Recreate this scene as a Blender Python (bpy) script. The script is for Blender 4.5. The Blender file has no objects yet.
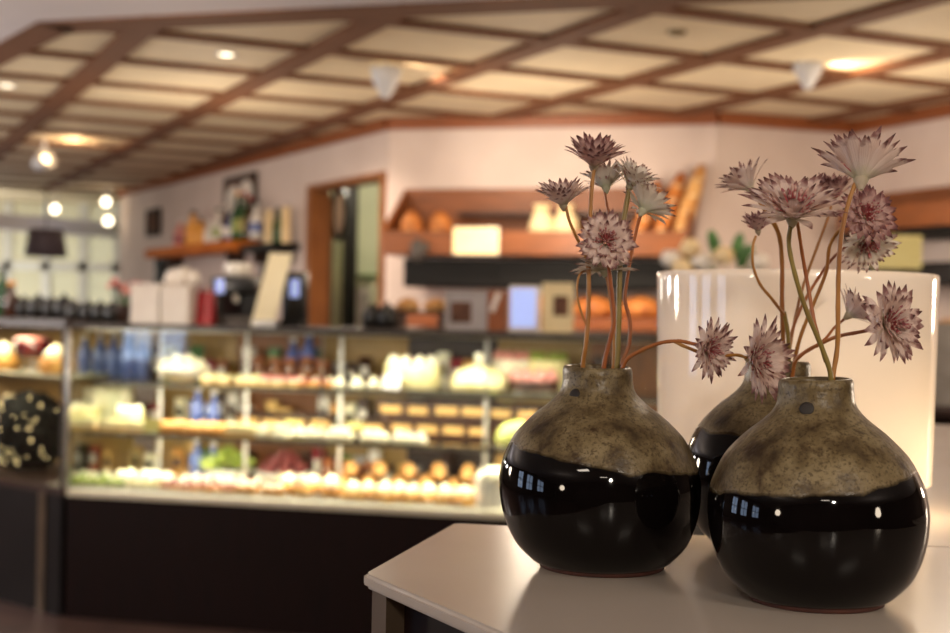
import bpy, bmesh, math, random
from mathutils import Vector, Matrix, noise as mnoise
random.seed(7)
S = bpy.context.scene
COL = S.collection
PI = math.pi
# ------------------------------------------------------------------ camera
F, H, ROLL = 1400.0, 1.28, math.radians(1.1)
CR = Vector((math.cos(ROLL), 0, math.sin(ROLL)))
CU = Vector((-math.sin(ROLL), 0, math.cos(ROLL)))
CF = Vector((0, 1, 0))
EYE = Vector((0, 0, H))
cd = bpy.data.cameras.new('camera')
cam = bpy.data.objects.new('camera', cd)
COL.objects.link(cam)
cam.matrix_world = Matrix(((CR.x, CU.x, 0, 0), (CR.y, CU.y, -1, 0), (CR.z, CU.z, 0, H), (0, 0, 0, 1)))
cd.sensor_width = 36
cd.lens = F * 36 / 950
cd.clip_start = 0.02
cd.dof.use_dof = True
cd.dof.focus_distance = 0.79
cd.dof.aperture_fstop = 8.6
S.camera = cam
S.view_settings.view_transform = 'Standard'
S.view_settings.look = 'None'
S.view_settings.gamma = 1
S.view_settings.exposure = -0.12


def ray(px, py):
    return CR * ((px - 475) / F) + CU * ((316.5 - py) / F) + CF


def at(px, py, Y):                      # a point of the photo at depth Y
    return EYE + ray(px, py) * Y


def on_z(px, py, z):                    # a point of the photo on a level plane
    d = ray(px, py)
    return EYE + d * ((z - H) / d.z)


def on_wall(px, py, p, n):              # a point of the photo on an upright plane
    d = ray(px, py)
    return EYE + d * ((Vector((p[0], p[1], 0)) - EYE).dot(Vector((n[0], n[1], 0))) / d.dot(Vector((n[0], n[1], 0))))


def lin(r, g, b):
    return tuple(((c / 255) / 12.92 if c / 255 <= 0.04045 else ((c / 255 + 0.055) / 1.055) ** 2.4) for c in (r, g, b))


# ------------------------------------------------------------------ materials
def nodes(name):
    m = bpy.data.materials.new(name)
    m.use_nodes = True
    nt = m.node_tree
    return m, nt, nt.nodes['Principled BSDF']


def pm(name, c1, c2=None, sc=20, rough=.5, bump=0, metal=0, spec=.5, stretch=None, coat=0, sss=0, emit=None, es=0, det=3, bsc=None, lo=.35, hi=.65):
    m, nt, b = nodes(name)
    N, L = nt.nodes, nt.links
    b.inputs['Roughness'].default_value = rough
    b.inputs['Metallic'].default_value = metal
    b.inputs['Specular IOR Level'].default_value = spec
    b.inputs['Coat Weight'].default_value = coat
    b.inputs['Coat Roughness'].default_value = .05
    if sss:
        b.inputs['Subsurface Weight'].default_value = sss
        b.inputs['Subsurface Radius'].default_value = (.02, .015, .01)
        b.inputs['Subsurface Scale'].default_value = .5
    if emit:
        b.inputs['Emission Color'].default_value = (*lin(*emit), 1)
        b.inputs['Emission Strength'].default_value = es
    tc = N.new('ShaderNodeTexCoord')
    mp = N.new('ShaderNodeMapping')
    L.new(tc.outputs['Object'], mp.inputs['Vector'])
    if stretch:
        mp.inputs['Scale'].default_value = stretch
    nz = N.new('ShaderNodeTexNoise')
    nz.inputs['Scale'].default_value = sc
    nz.inputs['Detail'].default_value = det
    L.new(mp.outputs[0], nz.inputs['Vector'])
    if c2 is None:
        c2 = tuple(max(0, x * .93) for x in c1)
    cr = N.new('ShaderNodeValToRGB')
    cr.color_ramp.elements[0].position = lo
    cr.color_ramp.elements[1].position = hi
    cr.color_ramp.elements[0].color = (*lin(*c2), 1)
    cr.color_ramp.elements[1].color = (*lin(*c1), 1)
    L.new(nz.outputs['Fac'], cr.inputs['Fac'])
    L.new(cr.outputs['Color'], b.inputs['Base Color'])
    if bump:
        bn = N.new('ShaderNodeBump')
        bn.inputs['Strength'].default_value = bump
        bn.inputs['Distance'].default_value = .002
        L.new(nz.outputs['Fac'], bn.inputs['Height'])
        L.new(bn.outputs[0], b.inputs['Normal'])
    return m


def glass_mat(name, tint=(1, 1, 1), ior=1.5, rough=0.0):
    m = bpy.data.materials.new(name)
    m.use_nodes = True
    nt = m.node_tree
    nt.nodes.clear()
    N, L = nt.nodes, nt.links
    o = N.new('ShaderNodeOutputMaterial')
    mx = N.new('ShaderNodeMixShader')
    t = N.new('ShaderNodeBsdfTransparent')
    t.inputs[0].default_value = (*tint, 1)
    g = N.new('ShaderNodeBsdfGlossy')
    g.inputs['Roughness'].default_value = rough
    fr = N.new('ShaderNodeFresnel')
    ge = N.new('ShaderNodeNewGeometry')
    mr = N.new('ShaderNodeMapRange')          # same reflectance from either side of the pane
    L.new(ge.outputs['Backfacing'], mr.inputs[0])
    mr.inputs[3].default_value = ior
    mr.inputs[4].default_value = 1 / ior
    L.new(mr.outputs[0], fr.inputs[0])
    L.new(fr.outputs[0], mx.inputs[0])
    L.new(t.outputs[0], mx.inputs[1])
    L.new(g.outputs[0], mx.inputs[2])
    L.new(mx.outputs[0], o.inputs[0])
    return m


def translucent_mat(name, col, mixf=.5, gloss=True, rough=.05):
    m = bpy.data.materials.new(name)
    m.use_nodes = True
    nt = m.node_tree
    nt.nodes.clear()
    N, L = nt.nodes, nt.links
    o = N.new('ShaderNodeOutputMaterial')
    d = N.new('ShaderNodeBsdfDiffuse')
    d.inputs[0].default_value = (*lin(*col), 1)
    t = N.new('ShaderNodeBsdfTranslucent')
    t.inputs[0].default_value = (*lin(*col), 1)
    mx = N.new('ShaderNodeMixShader')
    mx.inputs[0].default_value = mixf
    L.new(d.outputs[0], mx.inputs[1])
    L.new(t.outputs[0], mx.inputs[2])
    last = mx
    if gloss:
        g = N.new('ShaderNodeBsdfGlossy')
        g.inputs['Roughness'].default_value = rough
        fr = N.new('ShaderNodeFresnel')
        ge = N.new('ShaderNodeNewGeometry')
        mr = N.new('ShaderNodeMapRange')
        L.new(ge.outputs['Backfacing'], mr.inputs[0])
        mr.inputs[3].default_value = 1.5
        mr.inputs[4].default_value = 1 / 1.5
        L.new(mr.outputs[0], fr.inputs[0])
        m2 = N.new('ShaderNodeMixShader')
        L.new(fr.outputs[0], m2.inputs[0])
        L.new(mx.outputs[0], m2.inputs[1])
        L.new(g.outputs[0], m2.inputs[2])
        last = m2
    L.new(last.outputs[0], o.inputs[0])
    return m


def emit_mat(name, col, st):
    return pm(name, col, col, rough=.4, emit=col, es=st)


def wood_mat(name, c1, c2, rough=.45, along=(2, 25, 25), sc=3, bump=.05):
    return pm(name, c1, c2, sc=sc, rough=rough, stretch=along, bump=bump, det=5, lo=.3, hi=.7)


M = {}
M['wall'] = pm('painted wall', (215, 198, 190), (208, 190, 182), sc=3, rough=.8)
M['wall_dark'] = pm('brown panelled wall', (70, 48, 36), (56, 38, 28), sc=4, rough=.6)
M['wall_dim'] = pm('painted passage wall', (190, 194, 170), (180, 184, 160), sc=3, rough=.8)
M['ceil_panel'] = pm('pale ceiling panel', (232, 216, 186), (222, 205, 174), sc=14, rough=.7, stretch=(1, 4, 1))
M['soffit'] = pm('white soffit', (228, 224, 232), (222, 218, 226), sc=2, rough=.8)
M['beam'] = wood_mat('brown ceiling beam', (126, 79, 47), (100, 60, 34), rough=.8)
M['trim'] = wood_mat('orange brown trim', (150, 84, 42), (124, 66, 32), rough=.45)
M['floor'] = pm('brown floor', (84, 62, 54), (66, 48, 42), sc=6, rough=.35)
M['table'] = pm('white lacquered table', (196, 184, 172), (190, 177, 164), sc=5, rough=.22, spec=.5)
M['dark_panel'] = pm('dark brown panel', (28, 11, 8), (20, 8, 6), sc=4, rough=.55, spec=.12, stretch=(20, 20, 1))
M['grey_base'] = pm('charcoal base panel', (28, 23, 23), (24, 20, 20), sc=4, rough=.5, spec=.2)
M['post'] = pm('brushed brown post', (104, 88, 72), (90, 76, 62), sc=8, rough=.35, metal=.3)
M['steel'] = pm('brushed steel', (176, 172, 164), (150, 146, 140), sc=12, rough=.28, metal=.9, stretch=(1, 1, 20))
M['frame_dark'] = pm('grey case frame', (74, 66, 60), (62, 56, 52), sc=12, rough=.5, metal=.2)
M['glass'] = glass_mat('case glass', (.97, .99, .97))
M['shelf_clear'] = glass_mat('clear shelf', (.86, .88, .80))
M['shelf_glass'] = pm('frosted shelf', (190, 184, 160), (180, 172, 148), sc=5, rough=.25)
M['deck'] = pm('pale stone deck', (225, 216, 190), (214, 204, 176), sc=10, rough=.35)
M['case_back'] = wood_mat('pale case back', (176, 140, 84), (150, 114, 62))
M['black'] = pm('black plastic', (20, 18, 18), (14, 13, 13), sc=10, rough=.3)
M['soft_black'] = pm('matt black', (12, 9, 8), (9, 7, 6), sc=10, rough=.6, spec=.25)
M['white'] = pm('white card', (232, 224, 214), (222, 212, 202), sc=8, rough=.6)
M['paper'] = pm('cream paper', (238, 226, 190), (230, 216, 178), sc=6, rough=.7)
M['red'] = pm('red paper', (178, 26, 34), (140, 16, 26), sc=10, rough=.45)
M['screen'] = emit_mat('pale blue screen', (170, 190, 255), .55)
M['wood'] = wood_mat('oiled shelf wood', (140, 78, 32), (108, 58, 22))
M['wood_dark'] = wood_mat('dark stained wood', (60, 36, 26), (40, 24, 18))
M['door_wood'] = wood_mat('brown door wood', (150, 92, 46), (116, 66, 30), along=(25, 25, 2))
M['bread'] = pm('baked crust', (206, 128, 58), (150, 78, 28), sc=18, rough=.6, bump=.4)
M['bread_pale'] = pm('floury crust', (224, 176, 112), (186, 124, 62), sc=18, rough=.65, bump=.4)
M['bag'] = pm('cream paper bag', (236, 212, 168), (222, 194, 146), sc=12, rough=.6, bump=.5)
M['cream'] = pm('whipped cream', (250, 242, 214), (240, 228, 190), sc=25, rough=.45, sss=.15)
M['icing'] = pm('pale yellow icing', (244, 232, 176), (232, 216, 150), sc=20, rough=.4)
M['gold'] = pm('golden pastry', (230, 176, 92), (190, 122, 50), sc=25, rough=.5, bump=.3)
M['sponge'] = pm('sponge', (224, 186, 118), (198, 152, 86), sc=40, rough=.7)
M['pink'] = pm('pink icing', (224, 156, 142), (204, 124, 116), sc=22, rough=.4)
M['berry'] = pm('red berry', (164, 50, 56), (116, 28, 38), sc=18, rough=.25)
M['green'] = pm('green marzipan', (160, 170, 80), (126, 142, 54), sc=20, rough=.4)
M['leafgreen'] = pm('green leaf', (70, 122, 48), (40, 84, 30), sc=20, rough=.4)
M['choc'] = pm('chocolate', (70, 38, 22), (46, 24, 14), sc=20, rough=.35)
M['tray'] = pm('steel tray', (200, 192, 176), (180, 172, 156), sc=10, rough=.3, metal=.7)
M['cardolive'] = pm('olive price card', (166, 154, 84), (150, 138, 70), sc=8, rough=.6)
M['bulb'] = emit_mat('glowing bulb', (255, 236, 200), 7)
M['bulb_hot'] = emit_mat('glowing lamp face', (255, 226, 176), 6)
M['led'] = emit_mat('string light bulb', (255, 222, 160), 12)
M['shade_white'] = pm('white lamp cone', (205, 205, 210), (215, 215, 218), sc=6, rough=.4)
M['dark_leaf'] = pm('dark glossy foliage', (20, 20, 14), (9, 10, 7), sc=14, rough=.6, spec=.2)
M['silver'] = pm('ceramic white', (236, 230, 222), (226, 220, 210), sc=6, rough=.2)
M['orange_soft'] = pm('warm amber label', (240, 176, 84), (226, 150, 60), sc=12, rough=.5)
M['bottle_green'] = pm('green bottle glass', (30, 84, 44), (18, 60, 30), sc=6, rough=.12)
M['bottle_blue'] = pm('blue label', (96, 112, 168), (76, 90, 146), sc=10, rough=.3)
M['bottle_brown'] = pm('brown bottle glass', (72, 40, 22), (50, 26, 14), sc=6, rough=.12)
M['mauve'] = pm('mauve lampshade', (96, 82, 88), (84, 72, 78), sc=6, rough=.7)
M['photo'] = pm('dark printed picture', (120, 84, 66), (54, 36, 30), sc=9, rough=.85, spec=.2, det=4)
M['grey_tray'] = pm('grey crate plastic', (150, 142, 132), (128, 120, 112), sc=8, rough=.5)
M['grey_card'] = pm('grey mount card', (168, 160, 158), (158, 150, 148), sc=6, rough=.6)
M['olive_cap'] = pm('olive detector cover', (134, 116, 84), (124, 106, 76), sc=6, rough=.6)
M['lime'] = pm('yellow green card', (214, 204, 142), (202, 190, 124), sc=6, rough=.6)


# ------------------------------------------------------------------ mesh helpers
class MB:
    def __init__(s):
        s.v, s.f, s.uv = [], [], {}

    def add(s, vs, fs):
        o = len(s.v)
        s.v += [Vector(p) for p in vs]
        s.f += [tuple(i + o for i in f) for f in fs]
        return s

    def box(s, c, size, rz=0, mat=None):
        x, y, z = [a / 2 for a in size]
        R = mat or Matrix.Rotation(rz, 3, 'Z')
        c = Vector(c)
        vs = [c + R @ Vector((i, j, k)) for i in (-x, x) for j in (-y, y) for k in (-z, z)]
        return s.add(vs, [(0, 1, 3, 2), (4, 6, 7, 5), (0, 4, 5, 1), (2, 3, 7, 6), (0, 2, 6, 4), (1, 5, 7, 3)])

    def rbox(s, c, size, r=.004, rz=0, mat=None, seg=2):      # box with rounded edges
        b = bmesh.new()
        bmesh.ops.create_cube(b, size=1)
        for v in b.verts:
            v.co = Vector((v.co.x * size[0], v.co.y * size[1], v.co.z * size[2]))
        bmesh.ops.bevel(b, geom=list(b.edges), offset=min(r, min(size) * .45), segments=seg, profile=.5, affect='EDGES')
        R = mat or Matrix.Rotation(rz, 3, 'Z')
        b.verts.index_update()
        c = Vector(c)
        s.add([c + R @ v.co for v in b.verts], [[v.index for v in f.verts] for f in b.faces])
        b.free()
        return s

    def lathe(s, prof, seg=24, c=(0, 0, 0), R=None, cap0=True, cap1=True, wob=0):
        c = Vector(c)
        R = R or Matrix.Identity(3)
        vs = []
        for k, (z, r) in enumerate(prof):
            for i in range(seg):
                a = 2 * PI * i / seg
                rr = r * (1 + wob * mnoise.noise(Vector((math.cos(a) * 1.3, math.sin(a) * 1.3, z * 14 + c.x * 9))))
                vs.append(c + R @ Vector((rr * math.cos(a), rr * math.sin(a), z)))
        fs = []
        for k in range(len(prof) - 1):
            for i in range(seg):
                j = (i + 1) % seg
                fs.append((k * seg + i, k * seg + j, (k + 1) * seg + j, (k + 1) * seg + i))
        if cap0:
            fs.append(tuple(range(seg - 1, -1, -1)))
        if cap1:
            fs.append(tuple((len(prof) - 1) * seg + i for i in range(seg)))
        return s.add(vs, fs)

    def tube(s, pts, rad, seg=8):
        pts = [Vector(p) for p in pts]
        n = len(pts)
        rads = rad if isinstance(rad, (list, tuple)) else [rad] * n
        vs = []
        up = None
        for k in range(n):
            t = (pts[min(k + 1, n - 1)] - pts[max(k - 1, 0)]).normalized()
            if up is None:
                up = t.orthogonal().normalized()
            up = (up - t * up.dot(t)).normalized()
            w = t.cross(up)
            for i in range(seg):
                a = 2 * PI * i / seg
                vs.append(pts[k] + (up * math.cos(a) + w * math.sin(a)) * rads[k])
        fs = [(k * seg + i, k * seg + (i + 1) % seg, (k + 1) * seg + (i + 1) % seg, (k + 1) * seg + i) for k in range(n - 1) for i in range(seg)]
        fs += [tuple(range(seg - 1, -1, -1)), tuple((n - 1) * seg + i for i in range(seg))]
        return s.add(vs, fs)

    def ball(s, c, r, sq=(1, 1, 1), u=12, v=8, wob=0, R=None):
        c = Vector(c)
        R = R or Matrix.Identity(3)
        vs = [c + R @ Vector((0, 0, -r * sq[2]))]
        for k in range(1, v):
            t = -PI / 2 + PI * k / v
            for i in range(u):
                a = 2 * PI * i / u
                p = Vector((math.cos(t) * math.cos(a), math.cos(t) * math.sin(a), math.sin(t)))
                q = 1 + wob * mnoise.noise(p * 2.1 + c * 31)
                vs.append(c + R @ Vector((p.x * r * sq[0] * q, p.y * r * sq[1] * q, p.z * r * sq[2] * q)))
        vs.append(c + R @ Vector((0, 0, r * sq[2])))
        fs = [(0, 1 + (i + 1) % u, 1 + i) for i in range(u)]
        for k in range(v - 2):
            for i in range(u):
                j = (i + 1) % u
                fs.append((1 + k * u + i, 1 + k * u + j, 1 + (k + 1) * u + j, 1 + (k + 1) * u + i))
        t = len(vs) - 1
        o = 1 + (v - 2) * u
        fs += [(t, o + i, o + (i + 1) % u) for i in range(u)]
        return s.add(vs, fs)

    def prism(s, poly, z0, z1):             # upright prism over a plan polygon
        n = len(poly)
        vs = [(p[0], p[1], z0) for p in poly] + [(p[0], p[1], z1) for p in poly]
        fs = [tuple(range(n - 1, -1, -1)), tuple(range(n, 2 * n))] + [(i, (i + 1) % n, n + (i + 1) % n, n + i) for i in range(n)]
        return s.add(vs, fs)

    def build(s, name, mat, parent=None, smooth=False, loc=None, rz=0, uvs=None):
        me = bpy.data.meshes.new(name)
        me.from_pydata([tuple(p) for p in s.v], [], s.f)
        me.validate()
        b = bmesh.new()
        b.from_mesh(me)
        bmesh.ops.recalc_face_normals(b, faces=b.faces)
        b.to_mesh(me)
        b.free()
        me.materials.append(mat)
        if smooth:
            me.polygons.foreach_set('use_smooth', [True] * len(me.polygons))
            if smooth == 'auto':
                me.set_sharp_from_angle(angle=math.radians(40))
        o = bpy.data.objects.new(name, me)
        COL.objects.link(o)
        if parent:
            o.parent = parent
        if loc is not None:
            o.location = loc
            o.rotation_euler.z = rz
        return o


def tag(o, label, cat, group=None):
    o['label'] = label
    o['category'] = cat
    if group:
        o['group'] = group
    return o


def thing(name, label, cat, loc=(0, 0, 0), rz=0, group=None):
    o = bpy.data.objects.new(name, None)
    COL.objects.link(o)
    o.location = loc
    o.rotation_euler.z = rz
    o.empty_display_size = .05
    return tag(o, label, cat, group)


def struct(name, mb, mat, smooth=False):
    o = mb.build(name, mat, smooth=smooth)
    o['kind'] = 'structure'
    return o


def dup(root, loc, rz=0, label=None, group=None, sc=1):
    r = root.copy()
    COL.objects.link(r)
    r.location = loc
    r.rotation_euler.z = rz
    r.scale = (sc, sc, sc)
    if label:
        r['label'] = label
    if group:
        r['group'] = group
    for ch in list(root.children):
        c = ch.copy()
        COL.objects.link(c)
        c.parent = r
        for g in list(ch.children):
            d = g.copy()
            COL.objects.link(d)
            d.parent = c
    return r


def light(kind, name, loc, power, col=(1, .8, .58), size=.05, aim=None, spot=None, sy=None, blend=.6):
    l = bpy.data.lights.new(name, kind)
    l.energy = power
    l.color = col
    if kind == 'AREA':
        l.size = size
        if sy:
            l.shape = 'RECTANGLE'
            l.size_y = sy
    else:
        l.shadow_soft_size = size
    if kind == 'SPOT':
        l.spot_size = math.radians(spot or 60)
        l.spot_blend = blend
    o = bpy.data.objects.new(name, l)
    COL.objects.link(o)
    o.location = loc
    if aim is not None:
        o.rotation_euler = (Vector(aim) - Vector(loc)).to_track_quat('-Z', 'Y').to_euler()
    return o


# ------------------------------------------------------------------ room shell
ZB, ZP = 2.44, 2.464                      # underside of beams, underside of panels
C0 = on_z(130, 190, ZB).xy
C1 = on_z(390, 122, ZB).xy
C2 = on_z(717, 116, ZB).xy
C3 = on_z(855, 126, ZB).xy
C4 = on_z(950, 108, ZB).xy
dR = (C4 - C3).normalized()
C5 = C3 + dR * 4.2
dL = (C0 - C1).normalized()
C0 = C1 + dL * 6.2
PA = on_z(38, 21.5, ZB).xy
PB0 = on_z(450, 1, ZB).xy
dP = (PB0 - PA).normalized()
PR = PA + dP * 5.4
PL = PA + Vector((-.56, .83)) * 9.8
YF = 14.6


def wall_strip(a, b, z0, z1, t=.1, side=1):
    a, b = Vector(a), Vector(b)
    d = (b - a).normalized()
    n = Vector((-d.y, d.x)) * t * side
    return MB().prism([a, b, b + n, a + n], z0, z1)


struct('floor', MB().box((0, 6, -.05), (22, 26, .1)), M['floor'])
struct('ceiling', MB().box((0, 9.6, ZP + .05), (16, 14, .1)), M['ceil_panel'])
near = [(-7.0, -4.0), (6.0, -4.0), (6.0, PR.y - .5), PR, PA, PL, (-7.0, PL.y)]
struct('ceiling', MB().prism([tuple(p) for p in near], ZB, ZP - .003), M['soffit'])
struct('wall_back', wall_strip(C1, C2, 0, ZP, side=1), M['wall'])
struct('wall_back', wall_strip(C2, C3, 0, ZP, side=1), M['wall'])
struct('wall_right', wall_strip(C3, C5, 0, ZP, side=1), M['wall'])
# left wall with the passage opening
nL = Vector((-dL.y, dL.x))
wl_n = (nL.x, nL.y)
D0 = C1 + dL * .03
D1 = on_wall(308, 250, C1, wl_n).xy
zD = on_wall(350, 178, C1, wl_n).z
mbw = wall_strip(C1, D0, 0, ZP, side=-1)
for a, b, z0, z1 in ((D0, D1, zD, ZP), (D1, C0, 0, ZP)):
    w = wall_strip(a, b, z0, z1, side=-1)
    mbw.add(w.v, w.f)
struct('wall_left', mbw, M['wall'])
# passage behind the opening
nIn = -nL if (-nL).dot(Vector((1, .3))) > 0 else nL
e0, e1 = D0 + nIn * 1.6, D1 + nIn * 1.6
struct('wall_passage', wall_strip(e0 - dL * 1.0, e1 + dL * 2.0, 0, ZP, side=-1), M['wall_dim'])
struct('wall_passage', wall_strip(D1 + dL * 1.75 + nIn * .12, D1 + dL * 1.75 + nIn * 1.6, 0, ZP), M['wall_dim'])
# outer shell
struct('wall_front', MB().box((-.5, -4.05, 1.25), (13, .1, 2.5)), M['wall_dark'])
struct('wall_side', MB().box((6.05, 1, 1.25), (.1, 10.2, 2.5)), M['wall_dark'])
struct('wall_side', wall_strip(C5, Vector((6.1, C5.y)), 0, ZP), M['wall'])


def wall_with_windows(name, x, y0, y1, wins, z0, z1):
    mb = MB()
    ys = [y0] + [q for w in wins for q in w] + [y1]
    for i in range(0, len(ys), 2):
        mb.box((x, (ys[i] + ys[i + 1]) / 2, 1.25), (.1, ys[i + 1] - ys[i], 2.5))
    for a, b in wins:
        mb.box((x, (a + b) / 2, z0 / 2), (.1, b - a, z0))
        mb.box((x, (a + b) / 2, (z1 + 2.5) / 2), (.1, b - a, 2.5 - z1))
    struct(name, mb, M['wall_dark'])


WIN = [(-1.6, -.5), (.4, 1.5), (2.3, 3.4)]
wall_with_windows('wall_street', -7.05, -4, 15.8, WIN, .75, 2.15)
M['win_frame'] = pm('white window frame', (225, 224, 216), (216, 214, 206), sc=6, rough=.4)
for k, (a, b) in enumerate(WIN):
    mb = MB()
    for y in (a, (a + b) / 2, b):
        mb.box((-7.03, y, 1.45), (.06, .07, 1.4))
    for z in (.75, 1.6, 2.15):
        mb.box((-7.03, (a + b) / 2, z), (.06, b - a, .06))
    o = struct('window_%d' % (k + 2), mb, M['win_frame'])
    g = MB().box((-7.04, (a + b) / 2, 1.45), (.008, b - a, 1.4)).build('pane', M['glass'], o)
# far end: glazed winter garden
M['frost'] = translucent_mat('frosted pane', (216, 206, 176), .6, gloss=False)
fx0, fx1, fy = -7.0, -2.6, YF + 1.1
mb = MB()
mb.box(((fx0 + fx1) / 2, fy, .45), (fx1 - fx0, .1, .9))
struct('wall_far', mb, M['wall'])
mb = MB()
for px in (-30, 8, 47, 84, 118, 140):
    p = at(px, 250, fy)
    mb.box((p.x, fy, 1.9), (.1, .08, 2.0))
for z in (.93, 1.75, 2.85):
    mb.box(((fx0 + fx1) / 2, fy, z), (fx1 - fx0, .08, .1))
w1 = struct('window_1', mb, M['win_frame'])
MB().box(((fx0 + fx1) / 2, fy + .03, 1.9), (fx1 - fx0, .012, 2.0)).build('pane', M['frost'], w1)
# sloping white duct under the winter garden roof
a, b = at(-30, 222, YF - .9), at(112, 194, YF + .5)
mb = MB().prism([(a.x, a.y), (b.x, b.y), (b.x + .1, b.y + .4), (a.x + .1, a.y + .4)], 2.06, 2.22)
struct('trim_1', mb, M['soffit'])
struct('wall_far', MB().box((fx1 + .05, (C0.y + fy) / 2 + .3, 1.45), (.1, fy - C0.y + .7, 2.9)), M['wall_dim'])

# ------------------------------------------------------------------ ceiling grid
poly = [PA, PR, C5, C3, C2, C1, C0, Vector((-7.0, C0.y + .2)), PL]


def inside(p):
    c = False
    n = len(poly)
    for i in range(n):
        a, b = poly[i], poly[(i + 1) % n]
        if (a.y > p.y) != (b.y > p.y) and p.x < (b.x - a.x) * (p.y - a.y) / (b.y - a.y) + a.x:
            c = not c
    return c


tn = [2]


def beam(o, d, w, mat, z0=ZB, z1=ZP):
    t, run = -14.0, None
    n = Vector((-d.y, d.x)) * w / 2
    while t < 24:
        ok = inside(o + d * t)
        if ok and run is None:
            run = t
        if (not ok) and run is not None:
            if t - run > .25:
                a, b = o + d * (run + .01), o + d * (t - .03)
                struct('trim_%d' % tn[0], MB().prism([a - n, b - n, b + n, a + n], z0, z1 - .002), mat)
                tn[0] += 1
            run = None
        t += .02


GA = math.radians(25.0)
uB = Vector((math.cos(GA), math.sin(GA)))
uA = Vector((-uB.y, uB.x))
A0 = on_z(236, 44, ZB).xy            # a crossing of the grid
SPA = .80
qa = on_z(320, 54, ZB).xy
qb = on_z(302, 52, ZB).xy
ca = [on_z(152, 34, ZB).xy.dot(uB), qa.dot(uB), on_z(640, 11, ZB).xy.dot(uB), on_z(926, 0, ZB).xy.dot(uB)]
a0 = (ca[0] + ca[1] - SPA + ca[2] - 2 * SPA + ca[3] - 3 * SPA) / 4
cb = on_z(302, 52, ZB).xy.dot(uA)
for k in range(-5, 9):
    beam(uB * (a0 + k * SPA), uA, .118, M['beam'])
for k in range(-4, 13):
    beam(uA * (cb + k * .73), uB, .085, M['beam'], ZB + .004)
# perimeter boards
for a, b, w in ((PA - dP * .0, PR, .22), (PL, PA, .16)):
    d = (b - a).normalized()
    n = Vector((-d.y, d.x)) * w
    struct('trim_%d' % tn[0], MB().prism([a, b, b + n, a + n], ZB - .006, ZP - .002), M['beam'])
    tn[0] += 1
for a, b in ((C1, C2), (C2, C3), (C3, C5), (C0, C1)):
    d = (b - a).normalized()
    n = Vector((-d.y, d.x)) * .045
    if (a, b) == (C0, C1):
        n = Vector((-d.y, d.x)) * .045
    mid = (a + b) / 2
    if not inside(mid + n):
        n = -n
    struct('trim_%d' % tn[0], MB().prism([a + n * .1, b + n * .1, b + n, a + n], ZB - .05, ZP - .004), M['trim'])
    tn[0] += 1

# ------------------------------------------------------------------ ceiling lights
def downlight(px, py, label, r=.038):
    p = on_z(px, py, ZP - .002)
    t = thing('downlight', label, 'ceiling light', (p.x, p.y, ZP - .0002), 0, 'round recessed downlights')
    MB().lathe([(0, r * 1.25), (-.008, r * 1.2), (-.008, r), (0, r)], 24, cap0=False, cap1=False).build('trim_ring', M['shade_white'], t, True)
    MB().lathe([(-.0015, r * .99), (-.0012, .002)], 24, cap0=False).build('lamp_face', M['bulb'], t, True)
    light('SPOT', 'downlight_lamp', (p.x, p.y, ZP - .10), 40, size=.02, aim=(p.x, p.y, 0), spot=120)


downlight(226, 54, 'small bright round downlight in a ceiling panel above the wall shelf')
downlight(7, 85, 'small bright round downlight near the left edge of the ceiling')
p = on_z(677, 31, ZP)
t = thing('smoke_detector', 'small dark round detector on a ceiling panel', 'smoke detector', (p.x, p.y, ZP - .002))
MB().lathe([(0, .04), (-.010, .038), (-.016, .024), (-.017, .002)], 20).build('cover', M['olive_cap'], t, True)


def cone_light(px, py, Y, label, hot, tilt=(1, 0, .35), power=3.0, s=1):
    p = at(px, py, Y)
    t = thing('cone_spotlight', label, 'spotlight', (p.x, p.y, p.z), 0, 'white cone spotlights')
    MB().lathe([(-.085 * s, .012), (-.08 * s, .02), (-.02 * s, .05 * s), (.03 * s, .062 * s), (.03 * s, .057 * s), (-.02 * s, .045 * s), (-.075 * s, .012)], 24).build('lamp_cone', M['shade_white'], t, True)
    MB().tube([(0, 0, -.02), (0, 0, ZB + .06 - p.z)], .012, 10).build('stem', M['shade_white'], t, True)
    h = at(*hot)
    d = Vector((h.x - p.x, h.y - p.y, .0))
    MB().ball((0, 0, .01), .022, (1, 1, .9)).build('bulb', M['bulb_hot'], t, True)
    light('SPOT', 'spotlight_beam', (p.x + d.x * .34, p.y + d.y * .34, ZB - .05), power * 5, size=.03, col=(1, .74, .46), aim=(p.x + d.x * 1.35, p.y + d.y * 1.35, ZP), spot=100, blend=1)
    return p


cone_light(386, 76, 6.6, 'white cone spotlight on the ceiling above the bread shelf', (424, 72, 6.6), s=1.25)
cone_light(808, 66, 6.4, 'white cone spotlight on the ceiling to the right above the flowers', (850, 60, 6.4), s=1.25)
pp = at(44, 160, 9.8)
t = thing('cone_spotlight', 'tilted spotlight with glowing face on the far left of the ceiling', 'spotlight', pp, 0, 'white cone spotlights')
Rm = Matrix.Rotation(math.radians(62), 3, 'Y') @ Matrix.Rotation(math.radians(30), 3, 'X')
MB().lathe([(-.09, .025), (-.085, .045), (.03, .075), (.03, .068)], 20, R=Rm, cap1=False).build('lamp_cone', M['shade_white'], t, True)
MB().lathe([(.022, .034), (.024, .002)], 20, R=Rm, cap0=False).build('lamp_face', M['bulb_hot'], t, True)
MB().tube([(0, 0, 0), (0, 0, ZB + .06 - pp.z)], .012, 8).build('stem', M['shade_white'], t, True)
light('POINT', 'spotlight_glow', on_z(74, 152, ZB - .06), 4, size=.04, col=(1, .66, .36))

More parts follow.
